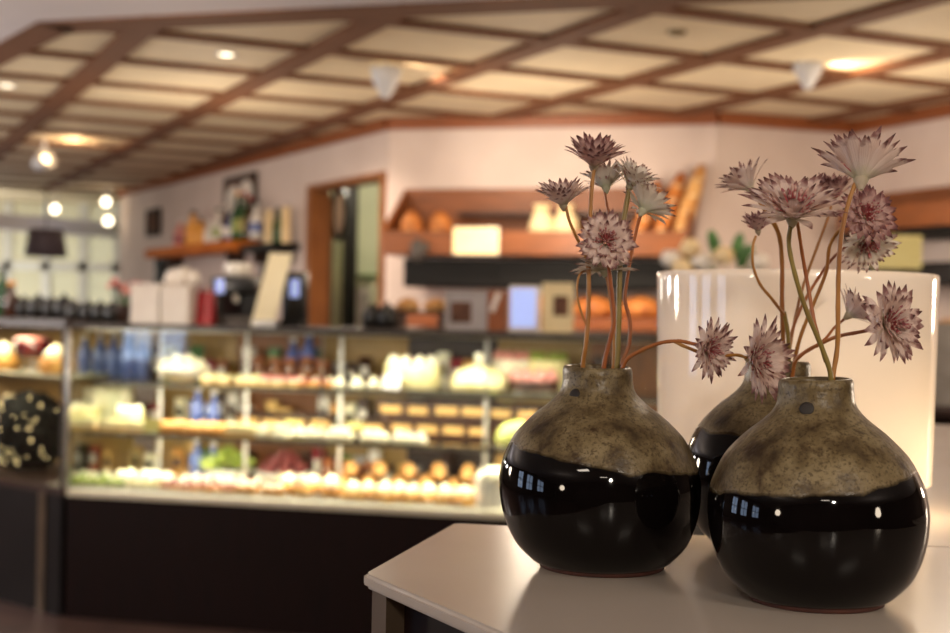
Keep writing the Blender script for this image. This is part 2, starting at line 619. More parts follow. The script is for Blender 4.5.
for px, py, lab in ((106, 202, 'upper of two round lamps in the far glazed room'), (108, 221, 'lower of two round lamps in the far glazed room'), (55, 209, 'blurred lamp under the white duct in the far glazed room')):
    p = at(px, py, YF - .95)
    t = thing('globe_lamp', lab, 'lamp', p, 0, 'lamps in the far glazed room')
    MB().ball((0, 0, 0), .042).build('globe', M['bulb'], t, True)
    MB().tube([(0, 0, .04), (0, 0, ZP + .002 - p.z)], .008, 6).build('rod', M['shade_white'], t, True)
light('POINT', 'far_room_fill', (-5.4, YF - .1, 1.5), 40, col=(1, .96, .86), size=.2)  # unseen light added to brighten the far room, apart from its globes
p = at(46, 240, YF - 1.2)
t = thing('pendant_lamp', 'dark mauve drum pendant hanging in the far glazed room', 'pendant lamp', p)
MB().lathe([(-.16, .2), (.1, .16), (.1, .15), (-.16, .19)], 24).build('lamp_shade', M['mauve'], t, True)
MB().tube([(0, 0, .1), (0, 0, ZB + .05 - p.z)], .008, 6).build('cord', M['black'], t)

# ------------------------------------------------------------------ table in front
ZT = H - .151
TH = .0085
P1, P2 = on_z(453, 522.5, ZT).xy, on_z(362.5, 573, ZT).xy
P3d = (on_z(480, 624, ZT).xy - P2).normalized()
P4 = on_z(950, 547, ZT).xy
dB = (P4 - P1).normalized()
P3 = P2 + P3d * .34
P4 = P1 + dB * .62
P5 = P4 + (P2 - P1).normalized() * .18
P6 = P5 + P3d * .0 + Vector((-.12, -.32))
top_poly = [P1, P2, P3, P3 + dB * .30, P5, P4]
tb = thing('counter_table', 'white topped angular table with dark sides carrying the three vases', 'table', (P2.x, P2.y, 0))
off = Vector((P2.x, P2.y, 0))
b = bmesh.new()
loc_poly = [Vector((p.x - off.x, p.y - off.y, ZT - TH)) for p in top_poly]
f = b.faces.new([b.verts.new(v) for v in loc_poly])
ex = bmesh.ops.extrude_face_region(b, geom=[f])
for v in [g for g in ex['geom'] if isinstance(g, bmesh.types.BMVert)]:
    v.co.z += TH
bmesh.ops.bevel(b, geom=[e for e in b.edges if abs(e.verts[0].co.z - e.verts[1].co.z) > .001], offset=.003, segments=3, affect='EDGES')
bmesh.ops.bevel(b, geom=[e for e in b.edges if abs(e.verts[0].co.z - e.verts[1].co.z) < .0001], offset=.0022, segments=3, affect='EDGES')
b.verts.index_update()
mb = MB().add([v.co.copy() for v in b.verts], [[v.index for v in f.verts] for f in b.faces])
b.free()
mb.build('table_top', M['table'], tb, 'auto')
cen = Vector((0, 0))
for p in top_poly:
    cen += p
cen /= len(top_poly)
ins = [p + (cen - p).normalized() * .012 for p in top_poly]
mb = MB()
ins2 = [p + (cen - p).normalized() * .022 for p in top_poly]
mb.prism([(p.x - off.x, p.y - off.y) for p in ins2], .06, ZT - TH - .0005)
mb.build('side_panel', M['dark_panel'], tb)
for i, p in enumerate(ins):
    d = (cen - p).normalized()
    q = p + d * .008
    rz = math.atan2(P3d.y, P3d.x)
    MB().box((q.x - off.x, q.y - off.y, (ZT - TH) / 2), (.02, .02, ZT - TH - .001), rz).build('corner_post', M['post'], tb)

# ------------------------------------------------------------------ vases
def vase_mat(name, z0, sx):
    m, nt, bs = nodes(name)
    N, L = nt.nodes, nt.links
    tc = N.new('ShaderNodeTexCoord')
    sp = N.new('ShaderNodeSeparateXYZ')
    L.new(tc.outputs['Object'], sp.inputs[0])

    def math_(op, a, b_):
        n = N.new('ShaderNodeMath')
        n.operation = op
        for i, q in enumerate((a, b_)):
            if isinstance(q, (int, float)):
                n.inputs[i].default_value = q
            else:
                L.new(q, n.inputs[i])
        return n.outputs[0]

    def noise_(sc, det=3, rough=.5):
        n = N.new('ShaderNodeTexNoise')
        n.inputs['Scale'].default_value = sc
        n.inputs['Detail'].default_value = det
        n.inputs['Roughness'].default_value = rough
        L.new(tc.outputs['Object'], n.inputs['Vector'])
        return n.outputs['Fac']

    def ramp(fac, stops):
        r = N.new('ShaderNodeValToRGB')
        e = r.color_ramp.elements
        while len(e) < len(stops):
            e.new(.5)
        for q, (pos, c) in zip(e, stops):
            q.position = pos
            q.color = (*c, 1)
        L.new(fac, r.inputs['Fac'])
        return r.outputs['Color']

    def mix(fac, a, b_):
        n = N.new('ShaderNodeMix')
        n.data_type = 'RGBA'
        L.new(fac, n.inputs[0])
        for i, q in ((6, a), (7, b_)):
            if isinstance(q, tuple):
                n.inputs[i].default_value = (*q, 1)
            else:
                L.new(q, n.inputs[i])
        return n.outputs[2]

    big = noise_(26, 3)
    hgt = math_('SUBTRACT', math_('SUBTRACT', sp.outputs['Z'], math_('MULTIPLY', sp.outputs['X'], sx)), z0)
    hgt = math_('ADD', hgt, math_('MULTIPLY', math_('SUBTRACT', big, .5), .015))
    fac = math_('MULTIPLY', hgt, 400)
    facc = N.new('ShaderNodeClamp')
    L.new(math_('ADD', fac, .5), facc.inputs[0])
    up = facc.outputs[0]
    blot = ramp(noise_(55, 4), [(.3, lin(52, 40, 28)), (.48, lin(100, 85, 59)), (.66, lin(130, 115, 86))])
    speck = ramp(noise_(520, 3, .65), [(.36, (.75, .75, .75)), (.5, (0, 0, 0))])
    brown = mix(speck, blot, lin(58, 44, 27))
    dark = ramp(noise_(85, 5, .6), [(.30, (.9, .9, .9)), (.46, (0, 0, 0))])
    brown = mix(dark, brown, lin(52, 36, 22))
    L.new(mix(up, lin(9, 6, 6), brown), bs.inputs['Base Color'])
    rr = N.new('ShaderNodeMapRange')
    L.new(up, rr.inputs[0])
    rr.inputs[3].default_value = .045
    rr.inputs[4].default_value = .33
    L.new(rr.outputs[0], bs.inputs['Roughness'])
    bn = N.new('ShaderNodeBump')
    bn.inputs['Distance'].default_value = .0006
    L.new(math_('MULTIPLY', up, .8), bn.inputs['Strength'])
    L.new(noise_(300, 3), bn.inputs['Height'])
    L.new(bn.outputs[0], bs.inputs['Normal'])
    bs.inputs['Specular IOR Level'].default_value = .24
    return m


M['clay'] = pm('bare red clay foot', (84, 44, 32), (66, 34, 26), sc=60, rough=.8)
M['hole'] = pm('dark glaze pit', (32, 23, 16), (26, 18, 12), sc=60, rough=.6)
PROF = [(0.0022, .0372), (.005, .0425), (.0156, .0522), (.031, .0582), (.0467, .0603), (.058, .0592), (.066, .0569), (.078, .0508), (.086, .0438),
        (.0925, .0366), (.098, .0294), (.103, .0242), (.1075, .0216), (.113, .0208), (.1172, .0207), (.1196, .0202), (.1208, .0190), (.1204, .0176), (.1185, .0168), (.110, .0166), (.098, .020), (.08, .035), (.05, .048), (.01, .035)]


def catmull(P, n=6):
    out = []
    for i in range(len(P) - 1):
        p0, p1, p2, p3 = P[max(i - 1, 0)], P[i], P[i + 1], P[min(i + 2, len(P) - 1)]
        for k in range(n):
            t = k / n
            out.append(tuple(.5 * (2 * p1[j] + (p2[j] - p0[j]) * t + (2 * p0[j] - 5 * p1[j] + 4 * p2[j] - p3[j]) * t * t + (3 * p1[j] - p0[j] - 3 * p2[j] + p3[j]) * t ** 3) for j in range(len(p1))))
    out.append(tuple(P[-1]))
    return out


def vase(px, d, label, z0, sx, lean, spot, s=1.0, rs=1.0):
    c = at(px, 400, d)
    base = Vector((c.x, d, ZT))
    # place the belly on the photo's axis: undo the small roll shift at table height
    base.x = EYE.x + (at(px, 500, d)).x
    t = thing('bud_vase', label, 'vase', base, 0, 'round stoneware bud vases')
    seg = 72
    prof = catmull(PROF, 4)
    mb = MB()
    mb.lathe([(z * s, r * s * rs) for z, r in prof], seg, cap0=True, cap1=True)
    for v in mb.v:
        k = v.z / .12
        a = math.atan2(v.y, v.x)
        w = 1 + .012 * math.sin(2 * a + k * 2 + px) + .008 * math.sin(3 * a + px * 2)
        v.x *= w
        v.y *= w
        v.x += lean * v.z
        v.z += .0015 * math.sin(a + px) * max(0, k - .5)
    mb.build('vase_body', vase_mat('stoneware glaze ' + str(px), z0, sx), t, True)
    MB().lathe([(0, .0362 * s * rs), (.0006, .0372 * s * rs), (.003, .0382 * s * rs), (.003, .02)], 64).build('foot_ring', M['clay'], t, True)
    # glaze pit at the foot of the neck
    z, a = spot
    r = .0226 * s * rs
    q = Vector((math.sin(a) * r + lean * z, -math.cos(a) * r, z))
    nn = Vector((math.sin(a), -math.cos(a), .35)).normalized()
    R = nn.to_track_quat('Z', 'Y').to_matrix()
    MB().ball(q, .0040, (1.0, .95, .16), 14, 8, R=R).build('glaze_pit', M['hole'], t, True)
    return base


VL = vase(603, .853, 'stoneware vase on the left with one stalk arching right', .0665, -.14, -.04, (.1055, -.75), 1.012)
VR = vase(777, .93, 'rear stoneware vase half hidden behind the front one', .079, .0, -.01, (.1055, .4), 1.04)
VF = vase(818, .762, 'front stoneware vase nearest the table edge at right', .066, .11, -.022, (.1055, -.45), 1.0, .965)

# ------------------------------------------------------------------ flowers
def uv_mat(name, stops, vein, veinmix=.35, trans=.3):
    m = bpy.data.materials.new(name)
    m.use_nodes = True
    nt = m.node_tree
    N, L = nt.nodes, nt.links
    bs = N['Principled BSDF']
    uv = N.new('ShaderNodeUVMap')
    sp = N.new('ShaderNodeSeparateXYZ')
    L.new(uv.outputs[0], sp.inputs[0])
    nz = N.new('ShaderNodeTexNoise')
    tc = N.new('ShaderNodeTexCoord')
    L.new(tc.outputs['Object'], nz.inputs['Vector'])
    nz.inputs['Scale'].default_value = 170
    ad = N.new('ShaderNodeMath')
    ad.operation = 'MULTIPLY_ADD'
    L.new(nz.outputs['Fac'], ad.inputs[0])
    ad.inputs[1].default_value = .5
    L.new(sp.outputs['Y'], ad.inputs[2])
    sb = N.new('ShaderNodeMath')
    sb.operation = 'SUBTRACT'
    L.new(ad.outputs[0], sb.inputs[0])
    sb.inputs[1].default_value = .25
    cr = N.new('ShaderNodeValToRGB')
    e = cr.color_ramp.elements
    while len(e) < len(stops):
        e.new(.5)
    for q, (pos, c) in zip(e, stops):
        q.position = pos
        q.color = (*lin(*c), 1)
    L.new(sb.outputs[0], cr.inputs[0])
    # veins along the bract
    mu = N.new('ShaderNodeMath')
    mu.operation = 'MULTIPLY'
    mu.inputs[1].default_value = 28
    L.new(sp.outputs['X'], mu.inputs[0])
    si = N.new('ShaderNodeMath')
    si.operation = 'SINE'
    L.new(mu.outputs[0], si.inputs[0])
    mr = N.new('ShaderNodeMapRange')
    mr.inputs[1].default_value = .55
    mr.inputs[2].default_value = 1
    mr.inputs[3].default_value = 0
    mr.inputs[4].default_value = veinmix
    L.new(si.outputs[0], mr.inputs[0])
    mx = N.new('ShaderNodeMix')
    mx.data_type = 'RGBA'
    L.new(mr.outputs[0], mx.inputs[0])
    L.new(cr.outputs[0], mx.inputs[6])
    mx.inputs[7].default_value = (*lin(*vein), 1)
    L.new(mx.outputs[2], bs.inputs['Base Color'])
    bs.inputs['Roughness'].default_value = .6
    bs.inputs['Specular IOR Level'].default_value = .25
    tr = N.new('ShaderNodeBsdfTranslucent')
    L.new(mx.outputs[2], tr.inputs[0])
    ms = N.new('ShaderNodeMixShader')
    ms.inputs[0].default_value = trans
    L.new(bs.outputs[0], ms.inputs[1])
    L.new(tr.outputs[0], ms.inputs[2])
    L.new(ms.outputs[0], N['Material Output'].inputs[0])
    return m


M['bract'] = uv_mat('lilac bract', [(0, (214, 210, 178)), (.34, (244, 230, 222)), (.74, (236, 216, 206)), (.88, (146, 106, 104)), (1, (82, 52, 52))], (178, 138, 124), .28, .5)
M['bract_pale'] = uv_mat('pale bract', [(0, (212, 216, 184)), (.4, (244, 240, 230)), (.80, (234, 224, 212)), (.91, (166, 132, 122)), (1, (90, 58, 56))], (190, 162, 150), .22, .5)
M['bract_dusk'] = uv_mat('dusky bract', [(0, (206, 198, 168)), (.3, (236, 214, 206)), (.66, (224, 192, 184)), (.85, (138, 94, 94)), (1, (76, 46, 48))], (164, 116, 108), .32, .5)
M['floret'] = uv_mat('pink floret', [(0, (222, 180, 160)), (.4, (222, 134, 134)), (.75, (198, 98, 108)), (.9, (232, 212, 196)), (1, (150, 84, 92))], (206, 112, 118), .2, .4)
M['stem'] = pm('green brown stem', (172, 120, 52), (140, 84, 32), sc=40, rough=.45, stretch=(1, 1, .3))
M['stem_olive'] = pm('olive stem', (138, 122, 58), (116, 90, 40), sc=40, rough=.45, stretch=(1, 1, .3))
M['stem_red'] = pm('reddish stem', (172, 104, 46), (136, 70, 30), sc=40, rough=.45, stretch=(1, 1, .3))


def mesh_uv(name, vs, fs, uvs, mat, parent):
    me = bpy.data.meshes.new(name)
    me.from_pydata([tuple(v) for v in vs], [], fs)
    ul = me.uv_layers.new(name='UVMap')
    for l in me.loops:
        ul.data[l.index].uv = uvs[l.vertex_index]
    me.materials.append(mat)
    me.polygons.foreach_set('use_smooth', [True] * len(me.polygons))
    o = bpy.data.objects.new(name, me)
    COL.objects.link(o)
    o.parent = parent
    return o


def flower_head(parent, c, face, rad, mat, seed, open_=28, origin=Vector()):
    """bract collar (part) with its floret cluster (sub-part); c world point, face unit vector"""
    rng = random.Random(seed)
    R = face.to_track_quat('Z', 'Y').to_matrix()
    c = c - origin
    vs, fs, uvs = [], [], []
    op = open_ * 1.55 - 10
    rows = [(20, op, 1.0, .185), (19, op + 11, .98, .175), (16, op + 22, .90, .165), (12, op + 34, .80, .15)]
    rad *= 1.06
    for n, el, ls, wd in rows:
        a0_ = rng.random() * 6
        for i in range(n):
            a = a0_ + 2 * PI * i / n + rng.uniform(-.09, .09)
            Lb = rad * ls * (1 + .10 * (open_ > 25)) * rng.uniform(.86, 1.08)
            e0_ = math.radians(min(86, el + rng.uniform(-8, 8)))
            W = rad * wd * rng.uniform(.8, 1.1) * (1.22 if open_ < 22 else 1)
            o = len(vs)
            K = 7
            twist = rng.uniform(-.25, .25)
            r_, z_ = .07 * rad, -.10 * rad
            for k in range(K + 1):
                t = k / K
                ee = e0_ + (t - .5) * rng.uniform(-.15, .12) - .28 * t * t
                if k:
                    r_ += Lb / K * math.cos(ee)
                    z_ += Lb / K * math.sin(ee)
                w = W * (.30 + 1.0 * math.sin(min(1, t * 1.05) * PI * .6)) * (1 - (max(0, t - .62) / .38) ** 1.7) * .5
                if k == K:
                    w = .0002
                rd = Vector((math.cos(a), math.sin(a), 0))
                td = Vector((-math.sin(a), math.cos(a), 0))
                for j, q in enumerate((-1, 0, 1)):
                    pt = rd * r_ + td * (q * w) + Vector((0, 0, z_ + abs(q) * w * .30 + q * twist * w * t))
                    vs.append(R @ pt + c)
                    uvs.append((.5 + q * .5, t))
            for k in range(K):
                for j in (0, 1):
                    q = o + k * 3 + j
                    fs.append((q, q + 1, q + 4, q + 3))
    # small receptacle under the collar
    o = len(vs)
    for k, (z, r) in enumerate([(-.30, .05), (-.18, .11), (-.08, .16), (.02, .12)]):
        for i in range(10):
            a = 2 * PI * i / 10
            vs.append(R @ Vector((r * rad * math.cos(a), r * rad * math.sin(a), z * rad)) + c)
            uvs.append((0.5, .05))
    for k in range(3):
        for i in range(10):
            j = (i + 1) % 10
            fs.append((o + k * 10 + i, o + k * 10 + j, o + k * 10 + 10 + j, o + k * 10 + 10 + i))
    head = mesh_uv('flower_head', vs, fs, uvs, mat, parent)
    vs, fs, uvs = [], [], []
    for i in range(46):
        t = math.acos(1 - rng.random() * .5)
        a = rng.random() * 2 * PI
        Lf = rad * rng.uniform(.42, .62)
        d = Vector((math.sin(t) * math.cos(a), math.sin(t) * math.sin(a), math.cos(t)))
        u = d.orthogonal().normalized()
        w = d.cross(u)
        o = len(vs)
        for k, (q, rr) in enumerate([(.05, .012), (.7, .014), (.82, .034), (.93, .036), (1.0, .008)]):
            for j in range(4):
                b_ = j * PI / 2
                vs.append(R @ (d * Lf * q + (u * math.cos(b_) + w * math.sin(b_)) * rr * rad + Vector((0, 0, -.05 * rad))) + c)
                uvs.append((.5, q))
        for k in range(4):
            for j in range(4):
                jj = (j + 1) % 4
                fs.append((o + k * 4 + j, o + k * 4 + jj, o + k * 4 + 4 + jj, o + k * 4 + 4 + j))
    mesh_uv('floret_cluster', vs, fs, uvs, M['floret'], head)
    return head


def stalk(label, base, stems, heads, grp):
    """stems: list of (material, radius, [(px,py,d) ...]); heads: (px,py,d,rpx,(r,u,c),material,open)"""
    t = thing('astrantia_stalk', label, 'flower', base, 0, grp)
    org = Vector(base)
    for mt, r, pts in stems:
        P = [tuple(at(*q) - org) for q in pts]
        C = catmull(P, 6)
        n = len(C)
        rads = [r * (1.08 - .2 * abs(i / (n - 1) - .0)) * (1 + .06 * math.sin(i * 1.7)) for i in range(n)]
        mb = MB().tube(C, rads, 8)
        mb.build('stem', M[mt], t, True)
    for i, (px, py, d, rp, fc, mt, op) in enumerate(heads):
        f_ = (CR * fc[0] + CU * fc[1] - CF * fc[2]).normalized()
        flower_head(t, at(px, py, d), f_, rp * d / F, M[mt], int(px * 7 + py), op, org)
    return t


DL, DR, DF = .853, .93, .77
gl, gr, gf = 'flowers in the left vase', 'flowers in the rear vase', 'flowers in the front vase'
lb = VL + Vector((0, 0, .06))
rb = VR + Vector((0, 0, .06))
fb = VF + Vector((0, 0, .06))
stalk('upright stalk with the topmost head of the left vase and a side head', lb,
      [('stem', .0014, [(592, 440, DL), (585, 395, DL), (583, 366, DL), (586, 344, .85), (588.5, 310, .85), (589, 260, .85), (591, 200, .85), (594, 168, .85)]),
       ('stem', .001, [(588.5, 280, .85), (586, 258, .85), (577, 238, .848), (569, 220, .846), (566, 205, .846)])],
      [(594, 164, .85, 32, (.02, .9, .42), 'bract_dusk', 34), (563, 203, .846, 28, (-.15, .92, .36), 'bract', 34)], gl)
stalk('stalk of the left vase whose purplish head faces the viewer', lb,
      [('stem_red', .0014, [(604, 440, .845), (603, 400, .845), (604, 366, .842), (610, 340, .84), (614, 322, .838), (612, 295, .836), (609, 270, .834), (607, 247, .832)])],
      [(606, 241, .83, 29, (.05, .22, 1), 'bract', 16)], gl)
stalk('olive stalk of the left vase with a greenish head tipped to the upper right', lb,
      [('stem_olive', .0017, [(610, 440, .86), (614, 400, .86), (617, 366, .86), (618.5, 330, .86), (619.5, 280, .86), (622, 235, .862), (628, 195, .864), (630, 187, .864)]),
       ('stem_red', .0009, [(620, 270, .86), (613, 230, .868), (607, 205, .872), (605, 192, .874)])],
      [(631, 184, .864, 27, (.42, .82, .35), 'bract_pale', 30), (606, 186, .875, 26, (-.05, .9, -.25), 'bract_pale', 34)], gl)
stalk('stalk of the left vase with a pale head fanned to the right', lb,
      [('stem_red', .0012, [(614, 440, .865), (619, 400, .865), (622, 364, .865), (629, 345, .866), (630, 322, .866), (625, 300, .866), (627, 280, .866), (632, 250, .864), (638, 224, .862), (642, 212, .86)])],
      [(644, 209, .86, 28, (.5, .72, -.3), 'bract_pale', 26)], gl)
stalk('thin looped stalk with a pale upturned head under the purplish one', lb,
      [('stem', .0009, [(598, 440, .85), (606, 400, .85), (613, 366, .852), (613.5, 335, .852), (611, 305, .852), (608, 285, .852), (606, 275, .852)]),
       ('stem', .0007, [(587, 326, .85), (581, 312, .85), (577, 292, .85), (580, 274, .852), (592, 270, .854)])],
      [(604, 268, .852, 30, (-.05, .95, -.12), 'bract_pale', 14)], gl)
stalk('stalk arching out of the left vase with two heads over the white lampshade', lb,
      [('stem_red', .0012, [(612, 440, .85), (618, 400, .848), (624, 364, .845), (640, 351, .84), (660, 343, .835), (678, 341, .83), (690, 343, .825), (704, 347, .82)]),
       ('stem', .001, [(674, 341, .832), (686, 347, .828), (712, 356, .826), (736, 355, .815), (747, 358, .81)])],
      [(708, 349, .82, 30, (.62, -.10, .80), 'bract', 24), (755, 359, .81, 38, (.66, .0, .72), 'bract', 27)], gl)
# front vase
stalk('tall stalk of the front vase with the big pale head at top right', fb,
      [('stem', .0014, [(822, 440, DF), (830, 405, DF), (833, 376, DF), (837.5, 345, .77), (838, 300, .768), (839, 262, .766), (842, 230, .765), (850, 198, .765), (858, 178, .765)])],
      [(861, 177, .765, 46, (.12, .88, -.36), 'bract', 33)], gf)
stalk('crossing stalk of the front vase under the widest head', fb,
      [('stem_olive', .0014, [(815, 440, .765), (826, 405, .765), (831, 378, .762), (822, 348, .76), (807, 312, .756), (796, 278, .752), (789, 245, .75), (791, 225, .748)]),
       ('stem_red', .0011, [(826, 362, .762), (815, 325, .768), (809, 292, .772), (803, 258, .77), (799, 232, .756), (797, 220, .75)])],
      [(793, 213, .745, 50, (-.05, .86, .5), 'bract', 24)], gf)
# rear vase
stalk('stalk of the rear vase with a fan shaped head at far left', rb,
      [('stem', .0016, [(780, 440, DR), (783, 400, DR), (784, 370, DR), (783, 340, .925), (782, 300, .92), (782, 262, .915), (778, 232, .91), (762, 205, .905), (753, 192, .905)])],
      [(749, 187, .905, 28, (-.5, .78, -.2), 'bract', 34)], gr)
stalk('stalk of the rear vase bowing left to a small pink bud', rb,
      [('stem_olive', .0016, [(786, 440, .925), (788, 400, .922), (789, 370, .92), (788, 335, .915), (784, 312, .91)]),
       ('stem', .001, [(785, 316, .911), (772, 299, .90), (760, 284, .895), (753, 265, .89), (753, 246, .888), (756, 236, .888)])],
      [(758, 230, .888, 19, (-.2, .85, .3), 'bract_dusk', 44)], gr)
stalk('stalk of the rear vase leaning right to the purple head below the big pale one', rb,
      [('stem', .0013, [(786, 440, .93), (790, 400, .925), (793, 370, .92), (800, 338, .91), (813, 305, .90), (826, 272, .89), (830, 245, .88), (842, 228, .87), (860, 220, .862)])],
      [(866, 215, .86, 30, (.18, .32, .93), 'bract_dusk', 16)], gr)
stalk('stalk of the rear vase ending in a pale pink head tipped downward', rb,
      [('stem_red', .0011, [(788, 440, .93), (788, 400, .928), (787, 372, .926), (790, 340, .93), (800, 310, .93), (817, 280, .925), (833, 258, .915), (850, 244, .90), (862, 240, .892)])],
      [(866, 242, .89, 30, (.12, -.62, .78), 'bract_pale', 22)], gr)
stalk('stalk of the rear vase with a dark tipped head behind the widest one', rb,
      [('stem', .0011, [(784, 440, .935), (786, 400, .935), (787, 370, .935), (793, 330, .94), (802, 290, .945), (816, 250, .95), (829, 215, .95), (831, 204, .95)])],
      [(831, 199, .95, 27, (.05, .92, .2), 'bract_dusk', 42)], gr)
stalk('reddish stalk of the rear vase reaching right over the lampshade with two low heads', rb,
      [('stem_red', .0013, [(786, 440, .92), (790, 400, .915), (793, 372, .905), (797, 359, .895), (812, 348, .885), (836, 337, .87), (860, 332, .855), (880, 328, .845)]),
       ('stem_red', .0009, [(816, 347, .883), (826, 338, .88), (834, 328, .878), (842, 321, .876), (848, 316, .875)])],
      [(888, 324, .842, 40, (.6, .08, .8), 'bract', 19), (850, 314, .875, 26, (.62, .55, .05), 'bract', 30)], gr)

# ------------------------------------------------------------------ table lamp and the low counter it stands on
LY = 1.14
ltop = at(795.5, 274, LY)
lbot = at(792, 477, LY)
ZC = ZT - .002
M['opal'] = translucent_mat('white opal shade', (246, 236, 226), .26, rough=.04)
lr = 137.5 * LY / F
lm = thing('table_lamp', 'white cylindrical table lamp glowing behind the vases', 'lamp', (ltop.x, LY, ZC))
z1, z0 = ltop.z - ZC, lbot.z - ZC
MB().lathe([(z0, lr * .972), (z0 + .002, lr * .9723), (z1 - .0065, lr * .9995), (z1 - .003, lr), (z1 - .0008, lr - .0006), (z1, lr - .002), (z1 - .001, lr - .0035)], 96, cap0=False, cap1=False).build('lamp_shade', M['opal'], lm, 'auto')
mb = MB().lathe([(0, .062), (.005, .062), (.008, .056), (.010, .016), (z0 + .020, .014), (z0 + .024, .017), (z0 + .045, .017)], 40)
mb.build('base', M['silver'], lm, 'auto')
mb = MB()
for k in range(3):
    a = k * 2 * PI / 3 + .4
    mb.tube([(0, 0, z0 + .022), (math.cos(a) * lr * .968, math.sin(a) * lr * .968, z0 + .012)], .0018, 6)
mb.build('shade_carrier', M['steel'], lm)
MB().ball((0, 0, z0 + .066), .022, (1, 1, 1.15)).build('bulb', emit_mat('warm bulb', (255, 214, 150), 4), lm, True)
light('POINT', 'table_lamp_glow', (lm.location.x + .058, LY - .02, ZC + z0 + .018), .78, size=.02, col=(1, .74, .43))
lc = thing('side_counter', 'white lower counter lit by the table lamp', 'counter', (.9, 1.6, 0))
rzc = math.atan2(dB.y, dB.x)
pc = [P4 + dB * .5, P1 + dB * .2, P1 + dB * .2 + Vector((.12, 1.25)), P4 + dB * .5 + Vector((.12, 1.25))]
gap = Vector((-dB.y, dB.x)) * .015
pc = [p + gap - Vector((.9, 1.6)) for p in pc]
MB().prism(pc, ZC - .03, ZC).build('counter_top', M['table'], lc)
cc = sum(pc, Vector((0, 0))) / 4
MB().prism([p + (cc - p) * .06 for p in pc], 0, ZC - .0305).build('counter_body', M['dark_panel'], lc)

# ------------------------------------------------------------------ long pastry case
ZS = .503
Q0 = on_z(67, 496, ZS).xy
E1 = (on_z(500, 519.5, ZS).xy - Q0).normalized()
E2 = Vector((-E1.y, E1.x))
RZ = math.atan2(E1.y, E1.x)
ZD, Z2, Z1, ZTOP = .532, .765, .975, 1.222


def V3(p, z):
    return Vector((p.x, p.y, z))


def cp(px, v, py=420):                   # plan point in the case: photo column px, v metres behind the front glass
    return on_wall(px, py, Q0 + E2 * v, E2).xy


def cuv(p):
    return (p - Q0).dot(E1), (p - Q0).dot(E2)


CL = cuv(cp(668, 0))[0]
DC = .78
case = thing('display_case', 'long glass pastry case on a dark base with glass shelves of cakes', 'display case', V3(Q0, 0), RZ)
MB().box((CL / 2, DC / 2, ZS / 2), (CL, DC, ZS - .001)).build('base', M['dark_panel'], case)
MB().rbox((CL / 2, DC / 2 - .003, (ZS + ZD) / 2), (CL, DC + .006, ZD - ZS), .004).build('deck', M['deck'], case, 'auto')
nb = 6
for k in range(nb):
    w_ = (CL - .02) / nb
    MB().box((.01 + w_ * (k + .5), DC - .01, (ZD + ZTOP - .03) / 2), (w_ - .004, .02, ZTOP - ZD - .032)).build('sliding_panel', M[('case_back', 'door_wood', 'case_back', 'wood_dark', 'case_back', 'door_wood')[k]], case)
MB().rbox((CL / 2, DC / 2, ZTOP - .011), (CL, DC, .022), .004).build('top', M['frame_dark'], case, 'auto')
for z, d0 in ((Z2, .10), (Z1, .16)):
    MB().box((CL / 2, (d0 + DC - .02) / 2, z - .004), (CL - .03, DC - .025 - d0, .008)).build('shelf', M['shelf_clear'], case)
    MB().rbox((CL / 2, d0 - .003, z - .006), (CL - .03, .006, .014), .002).build('shelf_rail', M['frame_dark'], case)
seams = [.004, cuv(cp(321, 0))[0], cuv(cp(486, 0))[0], CL - .004]
for a, b in zip(seams[:-1], seams[1:]):
    MB().box(((a + b) / 2, .004, (ZD + ZTOP - .022) / 2), (b - a - .004, .005, ZTOP - .022 - ZD)).build('glass_front', M['glass'], case)
MB().box((.004, DC / 2, (ZD + ZTOP - .022) / 2), (.005, DC - .03, ZTOP - .022 - ZD)).build('glass_end', M['glass'], case)
MB().box((CL - .004, DC / 2, (ZD + ZTOP - .022) / 2), (.005, DC - .03, ZTOP - .022 - ZD)).build('glass_end', M['glass'], case)
for u in seams[1:-1]:
    MB().box((u, .004, (ZD + ZTOP - .022) / 2), (.004, .008, ZTOP - .022 - ZD)).build('joint', M['steel'], case)
MB().rbox((-.003, -.002, (ZD + ZTOP - .022) / 2), (.016, .016, ZTOP - .022 - ZD), .004).build('corner_post', M['steel'], case, 'auto')
for px in (246, 160, 340, 486):
    u, v = cuv(cp(px, .42))
    MB().tube([(u, v, ZD), (u, v, ZTOP - .022)], .009, 12).build('shelf_post', M['silver'], case, True)
for z, v in ((ZTOP - .026, .06), (Z1 - .016, .19), (Z2 - .016, .14)):
    MB().box((CL / 2, v, z), (CL - .08, .016, .006)).build('light_channel', M['tray'], case)
    c = Q0 + E1 * (CL / 2) + E2 * (v + .03)
    l = light('AREA', 'case_light', V3(c, z - .012), 15 if z > 1.1 else 15, col=(1, .92, .76), size=CL - .1, sy=.02)
    l.rotation_euler = (math.radians(12), 0, RZ)

# ---- things to eat: one of each kind, then copies
PROTO = {}


def proto(key, fn):
    PROTO[key] = fn
    return fn


class Kind:
    """builds a thing the first time, then copies it"""
    def __init__(s, name, cat, fn):
        s.name, s.cat, s.fn, s.first = name, cat, fn, None

    def put(s, p, z, label, group=None, rz=None, sc=1):
        rz = random.uniform(0, 6) if rz is None else rz
        loc = Vector((p.x, p.y, z))
        if s.first is None:
            r = thing(s.name, label, s.cat, loc, rz, group)
            r.scale = (sc, sc, sc)
            s.fn(r)
            s.first = r
            return r
        r = dup(s.first, loc, rz, label, None, sc)
        if group:
            r['group'] = group
        elif 'group' in r:
            del r['group']
        return r


def f_bun(m, top=None):
    def fn(r):
        MB().lathe([(0, .026), (.004, .034), (.018, .038), (.032, .03), (.040, .016), (.042, .003)], 16, wob=.08).build('bun', M[m], r, True)
        if top:
            MB().lathe([(.034, .026), (.044, .022), (.054, .012), (.060, .002)], 14, wob=.15, cap0=True).build('topping', M[top], r, True)
    return fn


